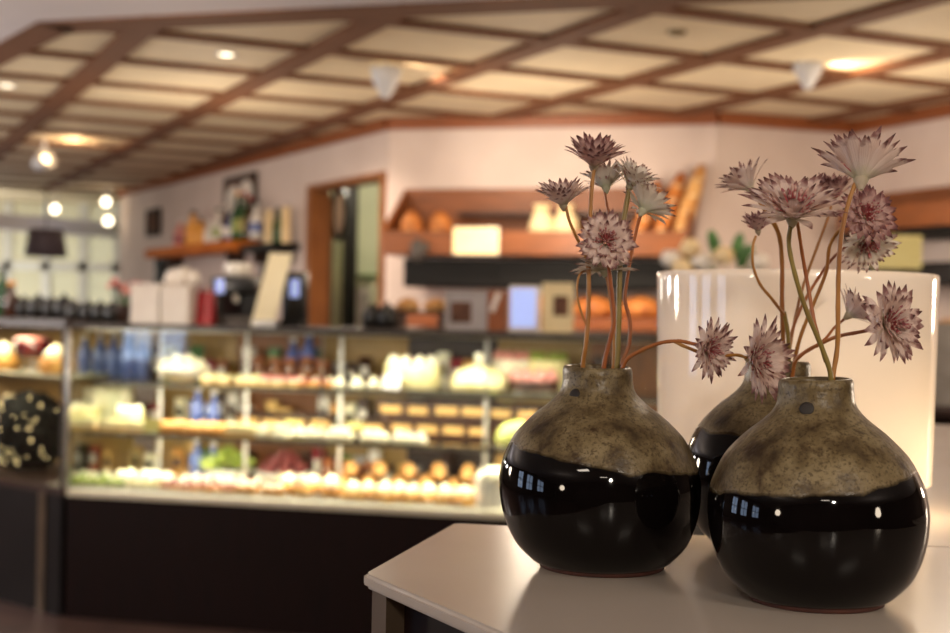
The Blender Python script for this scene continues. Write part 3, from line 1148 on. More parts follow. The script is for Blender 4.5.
def f_tart(fill, top):
    def fn(r):
        MB().lathe([(0, .028), (.004, .030), (.022, .040), (.024, .038), (.018, .034)], 18).build('shell', M['gold'], r, True)
        MB().lathe([(.016, .034), (.024, .030), (.028, .012), (.029, .001)], 16, cap0=True).build('filling', M[fill], r, True)
        for k in range(4):
            a = k * 2 * PI / 4 + .4
            MB().ball((.020 * math.cos(a), .020 * math.sin(a), .032), .0095, u=9, v=6).build('berry', M[top], r, True)
        MB().lathe([(.026, .014), (.034, .015), (.044, .009), (.053, .001)], 12, wob=.15).build('cream_peak', M['cream'], r, True)
    return fn


def f_eclair(icing):
    def fn(r):
        P = [(-.055 + .011 * k, .004 * math.sin(k * .6), .020) for k in range(11)]
        rr = [.012, .019, .021, .022, .022, .022, .022, .022, .021, .019, .012]
        MB().tube(P, rr, 12).build('choux', M['gold'], r, True)
        MB().tube([(x * .88, y, z + .010) for x, y, z in P], [.7 * q for q in rr], 10).build('icing', M[icing], r, True)
    return fn


def f_slice(icing, body='sponge'):
    def fn(r):
        w = .034
        MB().prism([(-.055, -w), (.055, -w * .35), (.055, w * .35), (-.055, w)], 0, .022).build('base_layer', M[body], r)
        MB().prism([(-.055, -w), (.055, -w * .35), (.055, w * .35), (-.055, w)], .0222, .030).build('cream_layer', M['cream'], r)
        MB().prism([(-.055, -w), (.055, -w * .35), (.055, w * .35), (-.055, w)], .0302, .048).build('top_layer', M[icing], r)
    return fn


def f_loaf(m, L=.11, R=.04):
    def fn(r):
        n = 12
        P = [(-L + 2 * L * k / n, 0, R * .86) for k in range(n + 1)]
        rr = [R * max(.2, math.sin(PI * (k + .6) / (n + 1.2)) ** .4) for k in range(n + 1)]
        MB().tube(P, rr, 14).build('loaf_crust', M[m], r, True)
        for k in range(4):
            x = -L * .6 + L * .4 * k
            MB().tube([(x - .012, -R * .55, R * 1.62), (x, 0, R * 1.83), (x + .012, R * .55, R * 1.62)], .0045, 6).build('score_mark', M['bread_pale'], r, True)
    return fn


def f_round_loaf(m, R=.1):
    def fn(r):
        MB().lathe([(0, R * .7), (R * .1, R * .92), (R * .4, R), (R * .75, R * .8), (R * .98, R * .4), (R * 1.03, .004)], 22, wob=.06).build('loaf_crust', M[m], r, True)
        for a in (.3, 1.9):
            d = Vector((math.cos(a), math.sin(a), 0))
            MB().tube([d * (-R * .6) + Vector((0, 0, R * .88)), Vector((0, 0, R * 1.04)), d * (R * .6) + Vector((0, 0, R * .88))], R * .05, 6).build('score_mark', M['bread_pale'], r, True)
    return fn


def f_mini(m, dot):
    def fn(r):
        MB().lathe([(0, .026), (.006, .028), (.022, .027), (.03, .02), (.034, .004)], 14).build('cake', M[m], r, True)
        MB().ball((0, 0, .037), .010, u=9, v=6).build('topping', M[dot], r, True)
    return fn


def f_card(m):
    def fn(r):
        R = Matrix.Rotation(math.radians(-20), 3, 'X')
        MB().rbox((0, 0, .034), (.075, .003, .062), .001, mat=R).build('card', M[m], r)
        MB().box((0, .016, .006), (.05, .03, .012)).build('foot', M['tray'], r)
    return fn


def f_tray(w, d, m='tray'):
    def fn(r):
        MB().rbox((0, 0, .003), (w, d, .006), .002).build('tray_base', M[m], r)
        mb = MB()
        for sy in (-1, 1):
            mb.rbox((0, sy * d / 2, .007), (w, .006, .012), .002)
        for sx in (-1, 1):
            mb.rbox((sx * w / 2, 0, .007), (.006, d, .012), .002)
        mb.build('tray_rim', M[m], r)
    return fn


K_green = Kind('marzipan_cake', 'cake', f_mini('green', 'cream'))
K_puff = Kind('cream_puff', 'pastry', f_bun('icing', 'cream'))
K_tart = Kind('berry_tartlet', 'tartlet', f_tart('pink', 'berry'))
K_ecl = Kind('eclair', 'pastry', f_eclair('cream'))
K_bun = Kind('cream_bun', 'bun', f_bun('gold', 'cream'))
K_gold = Kind('glazed_bun', 'bun', f_bun('gold', 'icing'))
K_slice = Kind('cake_slice', 'cake slice', f_slice('icing'))
K_pslice = Kind('pink_slice', 'cake slice', f_slice('pink'))
K_cslice = Kind('chocolate_slice', 'cake slice', f_slice('choc', 'choc'))
K_loaf = Kind('bread_loaf', 'bread', f_loaf('bread_pale'))
K_stick = Kind('pastry_stick', 'pastry', f_eclair('gold'))
K_white = Kind('meringue', 'meringue', f_bun('cream', 'cream'))
K_card = Kind('price_card', 'price card', f_card('cardolive'))
K_wcard = Kind('price_sign', 'price card', f_card('white'))
K_tray = Kind('long_tray', 'tray', f_tray(.34, .20))


def row(K, px0, px1, n, v, z, label, group, sc=1, jit=.012, rz=None, sc_j=.08):
    for i in range(n):
        px = px0 + (px1 - px0) * (i / (n - 1) if n > 1 else .5)
        q = cp(px, v) + E1 * random.uniform(-jit, jit) + E2 * random.uniform(-jit, jit) * .5
        K.put(q, z, label, group, None if rz is None else RZ + rz + random.uniform(-.12, .12), sc * random.uniform(1 - sc_j, 1 + sc_j))


def tray_at(px, v, z, label):
    K_tray.put(cp(px, v), z, label, None, RZ)


ZI = ZD + .0065
for px, lab in ((100, 'steel tray under the green topped cakes at the left end of the bottom deck'), (180, 'steel tray under the pale cream puffs on the bottom deck'),
                (262, 'steel tray under the pink tartlets on the bottom deck'), (345, 'steel tray under the big white cream buns on the bottom deck'), (428, 'steel tray under the golden buns on the bottom deck')):
    tray_at(px, .15, ZD, lab)
row(K_green, 79, 122, 5, .09, ZI, 'small green marzipan cake in the front row at the left end of the bottom deck', 'green cakes in the front row', 1.1)
row(K_green, 84, 122, 4, .18, ZI, 'small green marzipan cake in the second row at the left end of the bottom deck', 'green cakes in the second row', 1.1)
row(K_puff, 126, 160, 4, .11, ZI, 'pale cream puff beside the green marzipan cakes', 'pale cream puffs, front row', 1.0)
row(K_puff, 122, 168, 5, .20, ZI, 'pale cream puff behind the front row of cream puffs', 'pale cream puffs, second row', 1.05)
row(K_tart, 168, 234, 7, .08, ZI, 'red berry tartlet in the front row of the bottom deck', 'berry tartlets, front row', .95)
row(K_tart, 172, 250, 8, .16, ZI, 'red berry tartlet in the middle row of the bottom deck', 'berry tartlets, middle row', 1.0)
row(K_tart, 176, 256, 8, .235, ZI, 'red berry tartlet in the back row of the bottom deck', 'berry tartlets, back row', 1.0)
row(K_ecl, 244, 284, 5, .10, ZI, 'cream iced eclair left of the big white buns on the bottom deck', 'cream eclairs on the bottom deck', .95, rz=PI / 2 + .5)
row(K_bun, 300, 332, 2, .12, ZI, 'big white topped cream bun on the bottom deck', 'big cream buns on the bottom deck', 1.35)
row(K_bun, 292, 334, 3, .22, ZI, 'white topped cream bun behind the two big buns on the bottom deck', 'cream buns in the second row', 1.25)
row(K_gold, 350, 470, 9, .08, ZI, 'golden glazed bun in the front row of the bottom deck', 'golden buns, front row', .95)
row(K_gold, 352, 476, 9, .16, ZI, 'golden glazed bun in the middle row of the bottom deck', 'golden buns, middle row', 1.0)
row(K_bun, 354, 480, 9, .24, ZI, 'cream topped golden bun in the back row of the bottom deck', 'cream topped buns, back row', 1.0)
row(K_loaf, 345, 480, 6, .48, ZD, 'pale loaf lying behind the golden buns', 'pale loaves at the back of the bottom deck', .85, rz=PI / 2 + .3)
row(K_loaf, 352, 470, 5, .48, ZD + .058, 'pale loaf lying on top of the back row of loaves', 'pale loaves in the upper layer', .8, rz=PI / 2 + .3, jit=.004)
# price cards
for px, v, z, lab in ((288, .30, ZD, 'olive price card behind the eclairs on the bottom deck'), (152, .12, Z2, 'olive price card beside the pale cream cake on the middle shelf'),
                      (292, .28, Z2, 'olive price card behind the white tart slices on the middle shelf'), (355, .30, Z2, 'olive price card above the small white cakes on the middle shelf')):
    K_card.put(cp(px, v), z, lab, None, RZ)
K_wcard.put(cp(391, .165), Z1 - .0, 'white price sign at the edge of the top shelf under the berry cake', None, RZ, 1)
# bowls on the deck
def f_bowl(r, m, n, rad, item):
    MB().lathe([(0, .05), (.008, .06), (.05, rad), (.054, rad), (.052, rad - .006), (.012, .05)], 24, cap1=False).build('bowl_body', M['silver'], r, True)


b1 = thing('salad_bowl', 'bowl heaped with green leaves at the back of the bottom deck', 'bowl', V3(cp(228, .52), ZD), 0)
f_bowl(b1, 'silver', 0, .12, None)
mb = MB()
for k in range(70):
    a, q = random.uniform(0, 6.3), random.uniform(0, .11)
    R = Matrix.Rotation(random.uniform(-1, 1), 3, 'X') @ Matrix.Rotation(random.uniform(-1, 1), 3, 'Y')
    mb.ball((q * math.cos(a), q * math.sin(a), .055 + .06 * (1 - q / .11) + random.uniform(0, .03)), .034, (1, .7, .14), 8, 5, .3, R)
o = mb.build('leaves', M['green'], b1, True)
b2 = thing('fruit_bowl', 'bowl of dark red fruit at the back of the bottom deck', 'bowl', V3(cp(285, .50), ZD), 0)
f_bowl(b2, 'silver', 0, .13, None)
K_plum = Kind('plum', 'fruit', lambda r: (MB().ball((0, 0, .022), .023, (1, 1, .95), 12, 8).build('flesh', pm('dark red fruit skin', (122, 42, 40), (80, 22, 26), sc=30, rough=.35), r, True), MB().tube([(0, 0, .042), (.003, 0, .054)], .002, 5).build('stalk', M['choc'], r)))
for ring, (n, rr, zz) in enumerate(((9, .085, .050), (6, .052, .078), (3, .024, .104))):
    for k in range(n):
        a = k * 2 * PI / n + ring
        K_plum.put(cp(285, .50) + Vector((rr * math.cos(a), rr * math.sin(a))), ZD + zz, 'dark red round fruit heaped in the bowl at the back of the bottom deck', 'red fruit in the bowl')
# crock with a domed lid, and the dome cake
c = thing('white_crock', 'white straight sided crock with domed cream lid at the right end of the bottom deck', 'crock', V3(cp(497, .16), ZD))
MB().lathe([(0, .078), (.004, .082), (.10, .084), (.104, .08)], 28).build('crock_body', M['silver'], c, 'auto')
MB().lathe([(.1045, .082), (.112, .084), (.135, .066), (.150, .03), (.153, .004)], 28).build('crock_lid', M['cream'], c, True)
# middle shelf
row(K_slice, 80, 150, 6, .20, Z2, 'pale cake slice at the left of the middle shelf', 'pale slices on the middle shelf', .95, rz=PI / 2)
row(K_stick, 166, 224, 6, .16, Z2, 'golden pastry stick in the front row of the middle shelf', 'golden sticks, front row', 1.0, rz=.4)
row(K_stick, 160, 222, 6, .25, Z2, 'golden pastry stick in the second row of the middle shelf', 'golden sticks, second row', 1.0, rz=.4)
row(K_slice, 232, 282, 5, .16, Z2, 'white topped tart slice in the middle of the middle shelf', 'white tart slices, front row', 1.0, rz=PI / 2 + .4)
row(K_white, 262, 282, 2, .12, Z2, 'white meringue in front of the white tart slices', 'meringues by the tart slices', 1.0)
row(K_white, 288, 320, 4, .17, Z2, 'low white meringue right of the tart slices on the middle shelf', 'meringues on the middle shelf', .85)
row(K_white, 336, 346, 2, .15, Z2, 'white meringue at the glass joint on the middle shelf', 'meringues at the glass joint', .95)
row(K_white, 366, 418, 6, .16, Z2, 'small white cake in the front row right of the glass joint', 'small white cakes, front row', .8)
row(K_cslice, 364, 420, 6, .25, Z2, 'dark chocolate slice behind the small white cakes', 'chocolate slices, middle shelf', .85, rz=PI / 2)


def whole_cake(key, px, v, z, r, h, m, label, berries=8, top='cream', blob=.02, bm='berry'):
    t = thing(key, label, 'cake', V3(cp(px, v), z))
    MB().lathe([(0, r * .96), (.003, r * 1.12), (.007, r * 1.12), (.008, r)], 30, cap1=True).build('cake_board', M['tray'], t, 'auto')
    MB().lathe([(.0082, r * .97), (.012, r), (h - .012, r), (h - .003, r * .97), (h, r * .9), (h, .003)], 36, wob=.015).build('cake_body', M[m], t, True)
    n = 10
    for k in range(n):
        a = k * 2 * PI / n
        MB().lathe([(0, blob), (blob * .7, blob * .95), (blob * 1.5, blob * .5), (blob * 1.9, .001)], 10, (r * .76 * math.cos(a), r * .76 * math.sin(a), h - .002), wob=.2).build('cream_rosette', M[top], t, True)
    for k in range(berries):
        a = k * 2.4
        q = r * .13 * math.sqrt(k)
        MB().ball((q * math.cos(a), q * math.sin(a), h + .010), .013, (1, 1, .9), 9, 6).build('berry', M[bm], t, True)
    return t


whole_cake('cream_cake', 412, .30, Z1, .115, .105, 'icing', 'tall pale cake ringed with cream rosettes and red berries on the top shelf')
t = thing('dome_cake', 'dome shaped pale yellow cake with a small knob on the top shelf', 'cake', V3(cp(478, .30), Z1))
MB().lathe([(0, .12), (.006, .125), (.008, .118)], 30).build('cake_board', M['tray'], t, 'auto')
MB().lathe([(.0082, .112), (.03, .116), (.06, .108), (.085, .085), (.103, .05), (.110, .012), (.111, .002)], 32).build('cake_body', M['icing'], t, True)
MB().lathe([(.108, .018), (.13, .014), (.145, .022), (.155, .012), (.157, .001)], 14).build('cake_knob', M['cream'], t, True)
whole_cake('fruit_cake', 533, .34, Z1, .105, .05, 'choc', 'dark fruit cake heaped with cream and red berries on the top shelf', 12, 'pink', .026)
for k, (px, v, dz) in enumerate(((512, .50, 0), (546, .52, 0))):
    t = whole_cake('rosette_cake', px, v, Z1, .09, .13, 'cream' if k == 0 else 'icing', ('pinkish cream cake behind the dome cake on the top shelf', 'yellow green cake behind the dark fruit cake on the top shelf')[k], 5, 'pink' if k == 0 else 'green')
t = thing('marzipan_dome', 'green marzipan dome cake with a red rose on the middle shelf', 'cake', V3(cp(520, .26), Z2))
MB().lathe([(0, .10), (.005, .104), (.007, .098)], 30).build('cake_board', M['tray'], t, 'auto')
MB().lathe([(.0072, .094), (.03, .097), (.06, .088), (.085, .062), (.098, .03), (.1, .002)], 30).build('cake_body', pm('pale green marzipan', (206, 206, 116), (188, 192, 92), sc=14, rough=.4), t, True)
MB().ball((.02, 0, .105), .018, (1, 1, .7)).build('sugar_rose', M['berry'], t, True)
# low cakes at the left of the middle shelf
for px, v, r, h, m, lab in ((86, .34, .07, .085, 'icing', 'pale block cake at the left end of the middle shelf'), (130, .30, .06, .08, 'icing', 'yellow round cake left of an olive price card'), (112, .50, .09, .15, 'cream', 'tall pale cake at the back of the middle shelf')):
    whole_cake('plain_cake', px, v, Z2, r, h, m, lab, 0, 'cream', .012)
# top shelf left
row(K_slice, 212, 256, 4, .24, Z1, 'pale slice left of the post on the top shelf', 'pale slices left of the post', .8, rz=PI / 2)
row(K_pslice, 266, 296, 3, .24, Z1, 'pink iced slice right of the post on the top shelf', 'pink slices right of the post', .8, rz=PI / 2)
row(K_tart, 302, 326, 3, .22, Z1, 'red berry tartlet on the top shelf beside the pink slices', 'tartlets on the top shelf', .9)
row(K_white, 336, 372, 3, .22, Z1, 'white meringue beside the tall berry cake', 'meringues beside the berry cake', .8)
b3 = thing('meringue_bowl', 'wide white bowl heaped with meringues on the top shelf', 'bowl', V3(cp(182, .34), Z1))
f_bowl(b3, '', 0, .12, None)
for ring, (n, rr, zz) in enumerate(((8, .075, .045), (4, .036, .068))):
    for k in range(n):
        a = k * 2 * PI / n + ring
        K_white.put(cp(182, .34) + Vector((rr * math.cos(a), rr * math.sin(a))), Z1 + zz, 'white meringue heaped in the wide bowl on the top shelf', 'meringues in the bowl', None, .9)
# packed goods along the back of the case
K_box = Kind('chocolate_box', 'box', lambda r: (MB().rbox((0, 0, .035), (.12, .05, .07), .003).build('carton', M['choc'], r), MB().box((0, -.0255, .036), (.085, .001, .03)).build('carton_label', M['sponge'], r), MB().rbox((0, 0, .074), (.124, .054, .008), .002).build('carton_lid', M['choc'], r)))
row(K_box, 376, 560, 8, .46, Z2, 'dark box with a tan label behind the small white cakes', 'dark boxes on the middle shelf', 1.0, .004, 0)
row(K_box, 392, 556, 7, .46, Z2 + .079, 'dark box with a tan label in the upper layer of dark boxes', 'dark boxes in the upper layer', 1.0, .004, 0)
row(K_box, 250, 322, 4, .50, Z2, 'dark box with a tan label behind the white tart slices', 'dark boxes behind the tart slices', 1.0, .004, 0)
PK = {}
rp = random.Random(11)
WORDS = {'choc': 'dark brown', 'bottle_brown': 'brown', 'white': 'white', 'gold': 'golden', 'grey_card': 'grey', 'sponge': 'tan', 'leafgreen': 'green', 'wood': 'orange brown', 'cream': 'cream', 'berry': 'red', 'lime': 'yellow green'}
for z, v, pxs, where in ((Z1, .66, range(92, 600, 13), 'top shelf'), (Z2, .66, range(78, 640, 13), 'middle shelf'), (ZD, .68, range(82, 640, 14), 'bottom deck')):
    for px in pxs:
        if rp.random() < .14:
            continue
        m_ = rp.choice(('choc', 'bottle_brown', 'choc', 'white', 'gold', 'grey_card', 'sponge', 'leafgreen', 'wood', 'cream', 'berry', 'lime', 'choc'))
        h_ = rp.choice((.08, .11, .14))
        if (m_, h_) not in PK:
            def fn(r, m_=m_, h_=h_):
                MB().rbox((0, 0, h_ / 2), (.05, .05, h_), .004).build('carton', M[m_], r)
                MB().box((0, -.0255, h_ * .5), (.034, .001, h_ * .4)).build('carton_label', M['white' if m_ in ('choc', 'bottle_brown', 'berry', 'wood') else 'choc'], r)
                MB().rbox((0, 0, h_ + .004), (.052, .052, .008), .002).build('carton_lid', M[m_], r)
            PK[(m_, h_)] = Kind('packed_carton', 'carton', fn)
        nm = '%s %s carton in the rearmost row of the %s' % ({.08: 'low', .11: 'medium', .14: 'tall'}[h_], WORDS[m_], where)
        PK[(m_, h_)].put(cp(px, v), z, nm, nm + 's', RZ)
K_jar = Kind('jam_jar', 'jar', lambda r: (MB().lathe([(0, .03), (.004, .034), (.07, .034), (.08, .028), (.09, .028)], 18).build('jar_body', pm('amber preserve', (130, 78, 42), (92, 52, 28), sc=20, rough=.2), r, True), MB().lathe([(.0905, .031), (.105, .031), (.107, .028)], 18).build('jar_lid', M['trim'], r, 'auto')))
row(K_jar, 258, 322, 5, .50, Z1, 'amber jar at the back of the top shelf right of the post', 'amber jars on the top shelf', 1.0, .004)
row(K_jar, 330, 372, 4, .56, ZD + .0, 'amber jar at the back of the bottom deck', 'amber jars on the bottom deck', 1.0, .004)
K_bb = Kind('reflection_bottle', 'bottle', lambda r: (MB().lathe([(0, .03), (.004, .034), (.12, .034), (.15, .014), (.18, .013), (.181, .012)], 18).build('bottle_body', M['bottle_blue'], r, True), MB().lathe([(.1815, .015), (.2, .015)], 12).build('bottle_cap', M['white'], r, 'auto')))  # blue bottles added in place of daylight reflected in the front glass
row(K_bb, 198, 214, 2, .42, Z2, 'blue bottle standing in for reflected daylight behind the golden pastry sticks', 'blue reflection stand-ins on the middle shelf', .9, .002)
row(K_bb, 198, 214, 2, .50, ZD, 'blue bottle standing in for reflected daylight behind the pink tartlets on the bottom deck', 'blue reflection stand-ins on the bottom deck', .9, .002)
row(K_bb, 84, 142, 5, .50, Z1, 'blue bottle standing in for reflected daylight at the back of the top shelf left of the bowl', 'blue reflection stand-ins on the top shelf', 1.0, .004)
row(K_bb, 292, 308, 2, .575, Z1 , 'blue bottle standing in for reflected daylight behind the amber jars on the top shelf', 'blue reflection stand-ins by the amber jars', 1.05, .002)

# ------------------------------------------------------------------ angled case at the left
QA = on_z(-1, 484, ZS).xy
eA = (QA - Q0).normalized()
gp = -E1 * .025
plan = [Q0 + gp, Q0 + gp + eA * 1.5, Q0 + gp + eA * 1.5 + E2 * .62, Q0 + gp + E2 * .62]
cc = sum(plan, Vector((0, 0))) / 4
lcase = thing('display_case', 'angled glass case at the far left holding a dark leafy ball of lights', 'display case', V3(plan[0], 0))


def pl(k=0.0, d=0.0):
    return [(p + (cc - p).normalized() * k) - plan[0] for p in plan]


MB().prism(pl(), 0, ZS).build('base', M['grey_base'], lcase)
MB().prism(pl(), ZS + .0005, ZD).build('deck', M['wood_dark'], lcase)
MB().prism(pl(), ZTOP - .025, ZTOP + .012).build('top', M['wood_dark'], lcase)
MB().prism(pl(.05), .985, .995).build('shelf', M['shelf_glass'], lcase)
nA = Vector((-eA.y, eA.x))
if nA.dot(E2) < 0:
    nA = -nA
a, b = plan[0] - plan[0], plan[1] - plan[0]
zz = (ZD + ZTOP - .025) / 2
mbx = wall_strip(a + eA * .012 + nA * .004, b - eA * .012 + nA * .004, ZD, ZTOP - .026, .005, 1)
mbx.build('glass_front', M['glass'], lcase)
a, b = plan[3] - plan[0], plan[2] - plan[0]
wall_strip(a - E2 * .03, b - E2 * .03, ZD, ZTOP - .026, .02, -1).build('back_panel', M['case_back'], lcase)
for p in (plan[0] + eA * .008, plan[1] - eA * .008):
    q = p - plan[0] + nA * .006
    MB().box((q.x, q.y, zz), (.014, .014, ZTOP - .026 - ZD), math.atan2(eA.y, eA.x)).build('corner_post', M['frame_dark'], lcase)
q = on_wall(42, 560, plan[0], nA).xy - plan[0] - nA * .004
MB().box((q.x, q.y, ZS / 2), (.05, .008, ZS), math.atan2(eA.y, eA.x)).build('base_strip', M['post'], lcase)


def lp(px, v, py=400):
    return on_wall(px, py, plan[0] + nA * v, nA).xy


light('AREA', 'case_light', V3(plan[0] + eA * .6 + nA * .12, ZTOP - .04), 4.5, col=(1, .86, .62), size=.7, sy=.03).rotation_euler = (0, 0, math.atan2(eA.y, eA.x))
light('AREA', 'case_light', V3(plan[0] + eA * .6 + nA * .12, .975), 3, col=(1, .86, .62), size=.7, sy=.03).rotation_euler = (0, 0, math.atan2(eA.y, eA.x))
p = lp(29, .215)
t = thing('leafy_ball', 'dark leafy ball threaded with small glowing lights in the left case', 'decoration', V3(p, ZD))
t.scale = (1.12, 1.12, 1.12)
mb = MB()
rng = random.Random(5)
mb.ball((0, 0, .165), .142, wob=.15)
for k in range(700):
    d = Vector((rng.gauss(0, 1), rng.gauss(0, 1), rng.gauss(0, 1))).normalized()
    R = d.to_track_quat('Z', 'Y').to_matrix() @ Matrix.Rotation(rng.uniform(-.9, .9), 3, 'X') @ Matrix.Rotation(rng.uniform(-.9, .9), 3, 'Y')
    mb.ball(Vector((0, 0, .165)) + d * rng.uniform(.14, .162), .024, (1, .5, .12), 6, 4, 0, R)
mb.build('foliage', M['dark_leaf'], t, True)
bl = MB().ball((0, 0, 0), .004, u=8, v=6)
b0 = None
for k in range(44):
    d = Vector((rng.uniform(-1, 1), -abs(rng.gauss(.6, .4)), rng.uniform(-1, .9))).normalized()
    if b0 is None:
        b0 = bl.build('light_bulb', M['led'], t, True)
        o = b0
    else:
        o = b0.copy()
        COL.objects.link(o)
        o.parent = t
    o.location = Vector((0, 0, .165)) + d * .172
    s_ = 1.5 if k == 3 else rng.choice((.35, .45, .55, .7))
    o.scale = (s_, s_, s_)
# other things in the left case
t = thing('trifle_glass', 'stemmed glass of dark red dessert with pale top on the left case shelf', 'dessert glass', V3(lp(32, .2), .9955))
MB().lathe([(0, .036), (.004, .034), (.008, .008), (.05, .007), (.056, .03)], 24, cap1=True).build('glass_stem', M['silver'], t, True)
MB().lathe([(.0565, .05), (.064, .078), (.138, .084)], 28).build('dessert', pm('dark red jelly', (84, 14, 14), (60, 8, 8), sc=20, rough=.2), t, True)
MB().lathe([(.1385, .082), (.147, .078), (.152, .05), (.153, .004)], 26).build('cream_top', M['pink'], t, True)
for px, lab in ((4, 'cream bun on the left case shelf at the photo edge'), (56, 'cream bun on the left case shelf beside the steel corner')):
    K_bun.put(lp(px, .17), .9955, lab, None, 0, 2.1)
st = thing('cake_stand', 'white pedestal stand of cream pastries behind the leafy ball', 'cake stand', V3(lp(28, .44), ZD))
MB().lathe([(0, .07), (.008, .06), (.02, .014), (.24, .014), (.25, .06), (.262, .15), (.268, .15), (.266, .146)], 30).build('stand_body', M['silver'], st, True)
for k in range(8):
    a = k * 2 * PI / 8
    K_bun.put(lp(28, .44) + Vector((.1 * math.cos(a), .1 * math.sin(a))), ZD + .267, 'cream bun on the pedestal stand in the left case', 'cream buns on the pedestal stand', None, 1.0)
# things standing on the left case
K_pot = Kind('black_pot', 'pot', lambda r: (MB().lathe([(0, .036), (.004, .042), (.05, .046), (.085, .04), (.09, .034)], 18).build('pot_body', M['black'], r, True), MB().lathe([(.0905, .034), (.098, .024), (.106, .006), (.116, .008), (.119, .002)], 14).build('pot_lid', M['black'], r, True)))
ZL = ZTOP + .0125
for i, px in enumerate((24, 38, 51, 64)):
    K_pot.put(lp(px, .30, 315), ZL, ('black lidded pot beside the brown flask', 'second black lidded pot from the brown flask', 'third black lidded pot from the brown flask', 'black lidded pot nearest the corner of the cases')[i], None, 0, .9 + .08 * (i % 2))
K_flask = Kind('brown_flask', 'flask', lambda r: (MB().lathe([(0, .034), (.004, .038), (.09, .038), (.12, .02), (.15, .018), (.152, .016)], 18).build('flask_body', M['bottle_brown'], r, True), MB().lathe([(.1525, .02), (.17, .02), (.172, .016)], 14).build('flask_cap', M['orange_soft'], r, 'auto')))
K_flask.put(lp(11, .26, 315), ZL, 'brown flask with amber cap on the left case')
t = thing('green_bottle', 'green bottle on the left case at the photo edge', 'bottle', V3(lp(2, .36, 315), ZL))
MB().lathe([(0, .036), (.004, .04), (.14, .04), (.18, .015), (.22, .014)], 18).build('bottle_body', M['bottle_green'], t, True)
MB().lathe([(.2205, .016), (.235, .016)], 12).build('bottle_cap', M['black'], t, 'auto')

# ------------------------------------------------------------------ things standing on the long case
def top(px, v, py=325):
    return V3(cp(px, v, py), ZTOP + .0005)


def hpx(px, py, v):                      # height above the case top of a photo row
    return on_wall(px, py, Q0 + E2 * v, E2).z - ZTOP


def wpx(px0, px1, v):
    return (cp(px1, v, 310) - cp(px0, v, 310)).length


for i, px in enumerate((75, 88, 100, 113)):
    K_pot.put(cp(px, .30, 320), ZTOP + .0005, ('black lidded pot at the left end of the long case', 'second black lidded pot on the long case', 'third black lidded pot on the long case', 'black lidded pot beside the potted red flowers')[i], None, 0, .85)
t = thing('flower_pot', 'brown pot of reddish flowers beside the white cake boxes', 'potted plant', top(124, .32))
MB().lathe([(0, .034), (.004, .038), (.075, .05), (.08, .05), (.078, .045), (.07, .044)], 20).build('pot_body', M['wood_dark'], t, True)
mb = MB()
for k in range(14):
    a, q = k * 2.4, .012 * math.sqrt(k)
    mb.tube([(q * .5 * math.cos(a), q * .5 * math.sin(a), .07), (q * 1.5 * math.cos(a), q * 1.5 * math.sin(a), .12 + .012 * (k % 5))], .0025, 5)
mb.build('stalks', M['leafgreen'], t)
for k in range(14):
    a, q = k * 2.4, .012 * math.sqrt(k)
    MB().ball((q * 1.6 * math.cos(a), q * 1.6 * math.sin(a), .135 + .012 * (k % 5)), .017, (1, 1, .7), 8, 6, .3).build('bloom', M['berry'] if k % 2 else M['pink'], t, True)


def cake_box(px0, px1, py, v, label):
    w, h = wpx(px0, px1, v), hpx((px0 + px1) / 2, py, v)
    t = thing('cake_box', label, 'box', top((px0 + px1) / 2, v), RZ, 'white cake boxes on the long case')
    MB().rbox((0, 0, h * .46), (w - .006, .14, h * .92), .003).build('carton', M['white'], t)
    MB().rbox((0, 0, h * .955), (w, .146, h * .09), .002).build('carton_lid', M['white'], t)
    return h


h1 = cake_box(137, 166, 284, .2, 'white cake box at the left of the row of boxes')
h2 = cake_box(167, 196, 286, .2, 'white cake box beside the red bag')
for i, (px, s_) in enumerate(((174, 1.3), (184, 1.5), (193, 1.2))):
    K_bag = PROTO.get('bagw') or PROTO.setdefault('bagw', Kind('paper_bag', 'paper bag', lambda r: (MB().ball((0, 0, .022), .03, (1.1, .8, .75), 12, 8, .5).build('bag_body', M['white'], r, True), MB().lathe([(.036, .008), (.044, .012), (.052, .018)], 10, wob=.3).build('bag_neck', M['white'], r, True))))
    K_bag.put(cp(px, .2, 285), ZTOP + h2 + .0015, ('left crumpled white bag on the cake box', 'middle crumpled white bag on the cake box', 'crumpled white bag on the cake box beside the red bag')[i], None, i, s_)
t = thing('red_bag', 'small red paper bag between the cake boxes and coffee machine', 'bag', top(206, .22), RZ)
h = hpx(206, 292, .22)
b_ = MB().rbox((0, 0, h / 2), (.075, .06, h), .006)
for v_ in b_.v:
    v_.x *= 1 - .12 * v_.z / h
    v_.y *= 1 - .4 * v_.z / h
b_.build('bag_body', M['red'], t)
for sy in (-1, 1):
    MB().tube([(-.02, sy * .016, h - .004), (-.014, sy * .016, h + .02), (.014, sy * .016, h + .02), (.02, sy * .016, h - .004)], .002, 6).build('bag_handle', M['red'], t)
v = .34
t = thing('coffee_machine', 'black coffee machine with small lit display beside the leaning sheet', 'coffee machine', top(238, v), RZ)
w, h = wpx(215, 262, v), hpx(238, 276, v)
MB().rbox((0, .08, h / 2), (w, .16, h), .012).build('body', M['black'], t, 'auto')
MB().rbox((0, -.03, .02), (w * .9, .1, .04), .006).build('drip_tray', M['frame_dark'], t, 'auto')
MB().rbox((0, -.02, h * .8), (w * .96, .09, h * .34), .012).build('head', M['black'], t, 'auto')
MB().rbox((-w * .27, -.067, h * .78), (.04, .005, .06), .002).build('display', M['screen'], t)
MB().tube([(0, -.03, h * .64), (0, -.03, h * .46)], .014, 10).build('spout', M['steel'], t)
MB().lathe([(h, .05), (h + .01, .054), (h + .05, .06), (h + .055, .056)], 20, (-.03, .06, 0)).build('bean_hopper', M['silver'], t, True)
v = .16
t = thing('menu_sheet', 'tall cream sheet leaning in front of the coffee machine', 'sign', top(262, v), RZ)
h = hpx(268, 253, v)
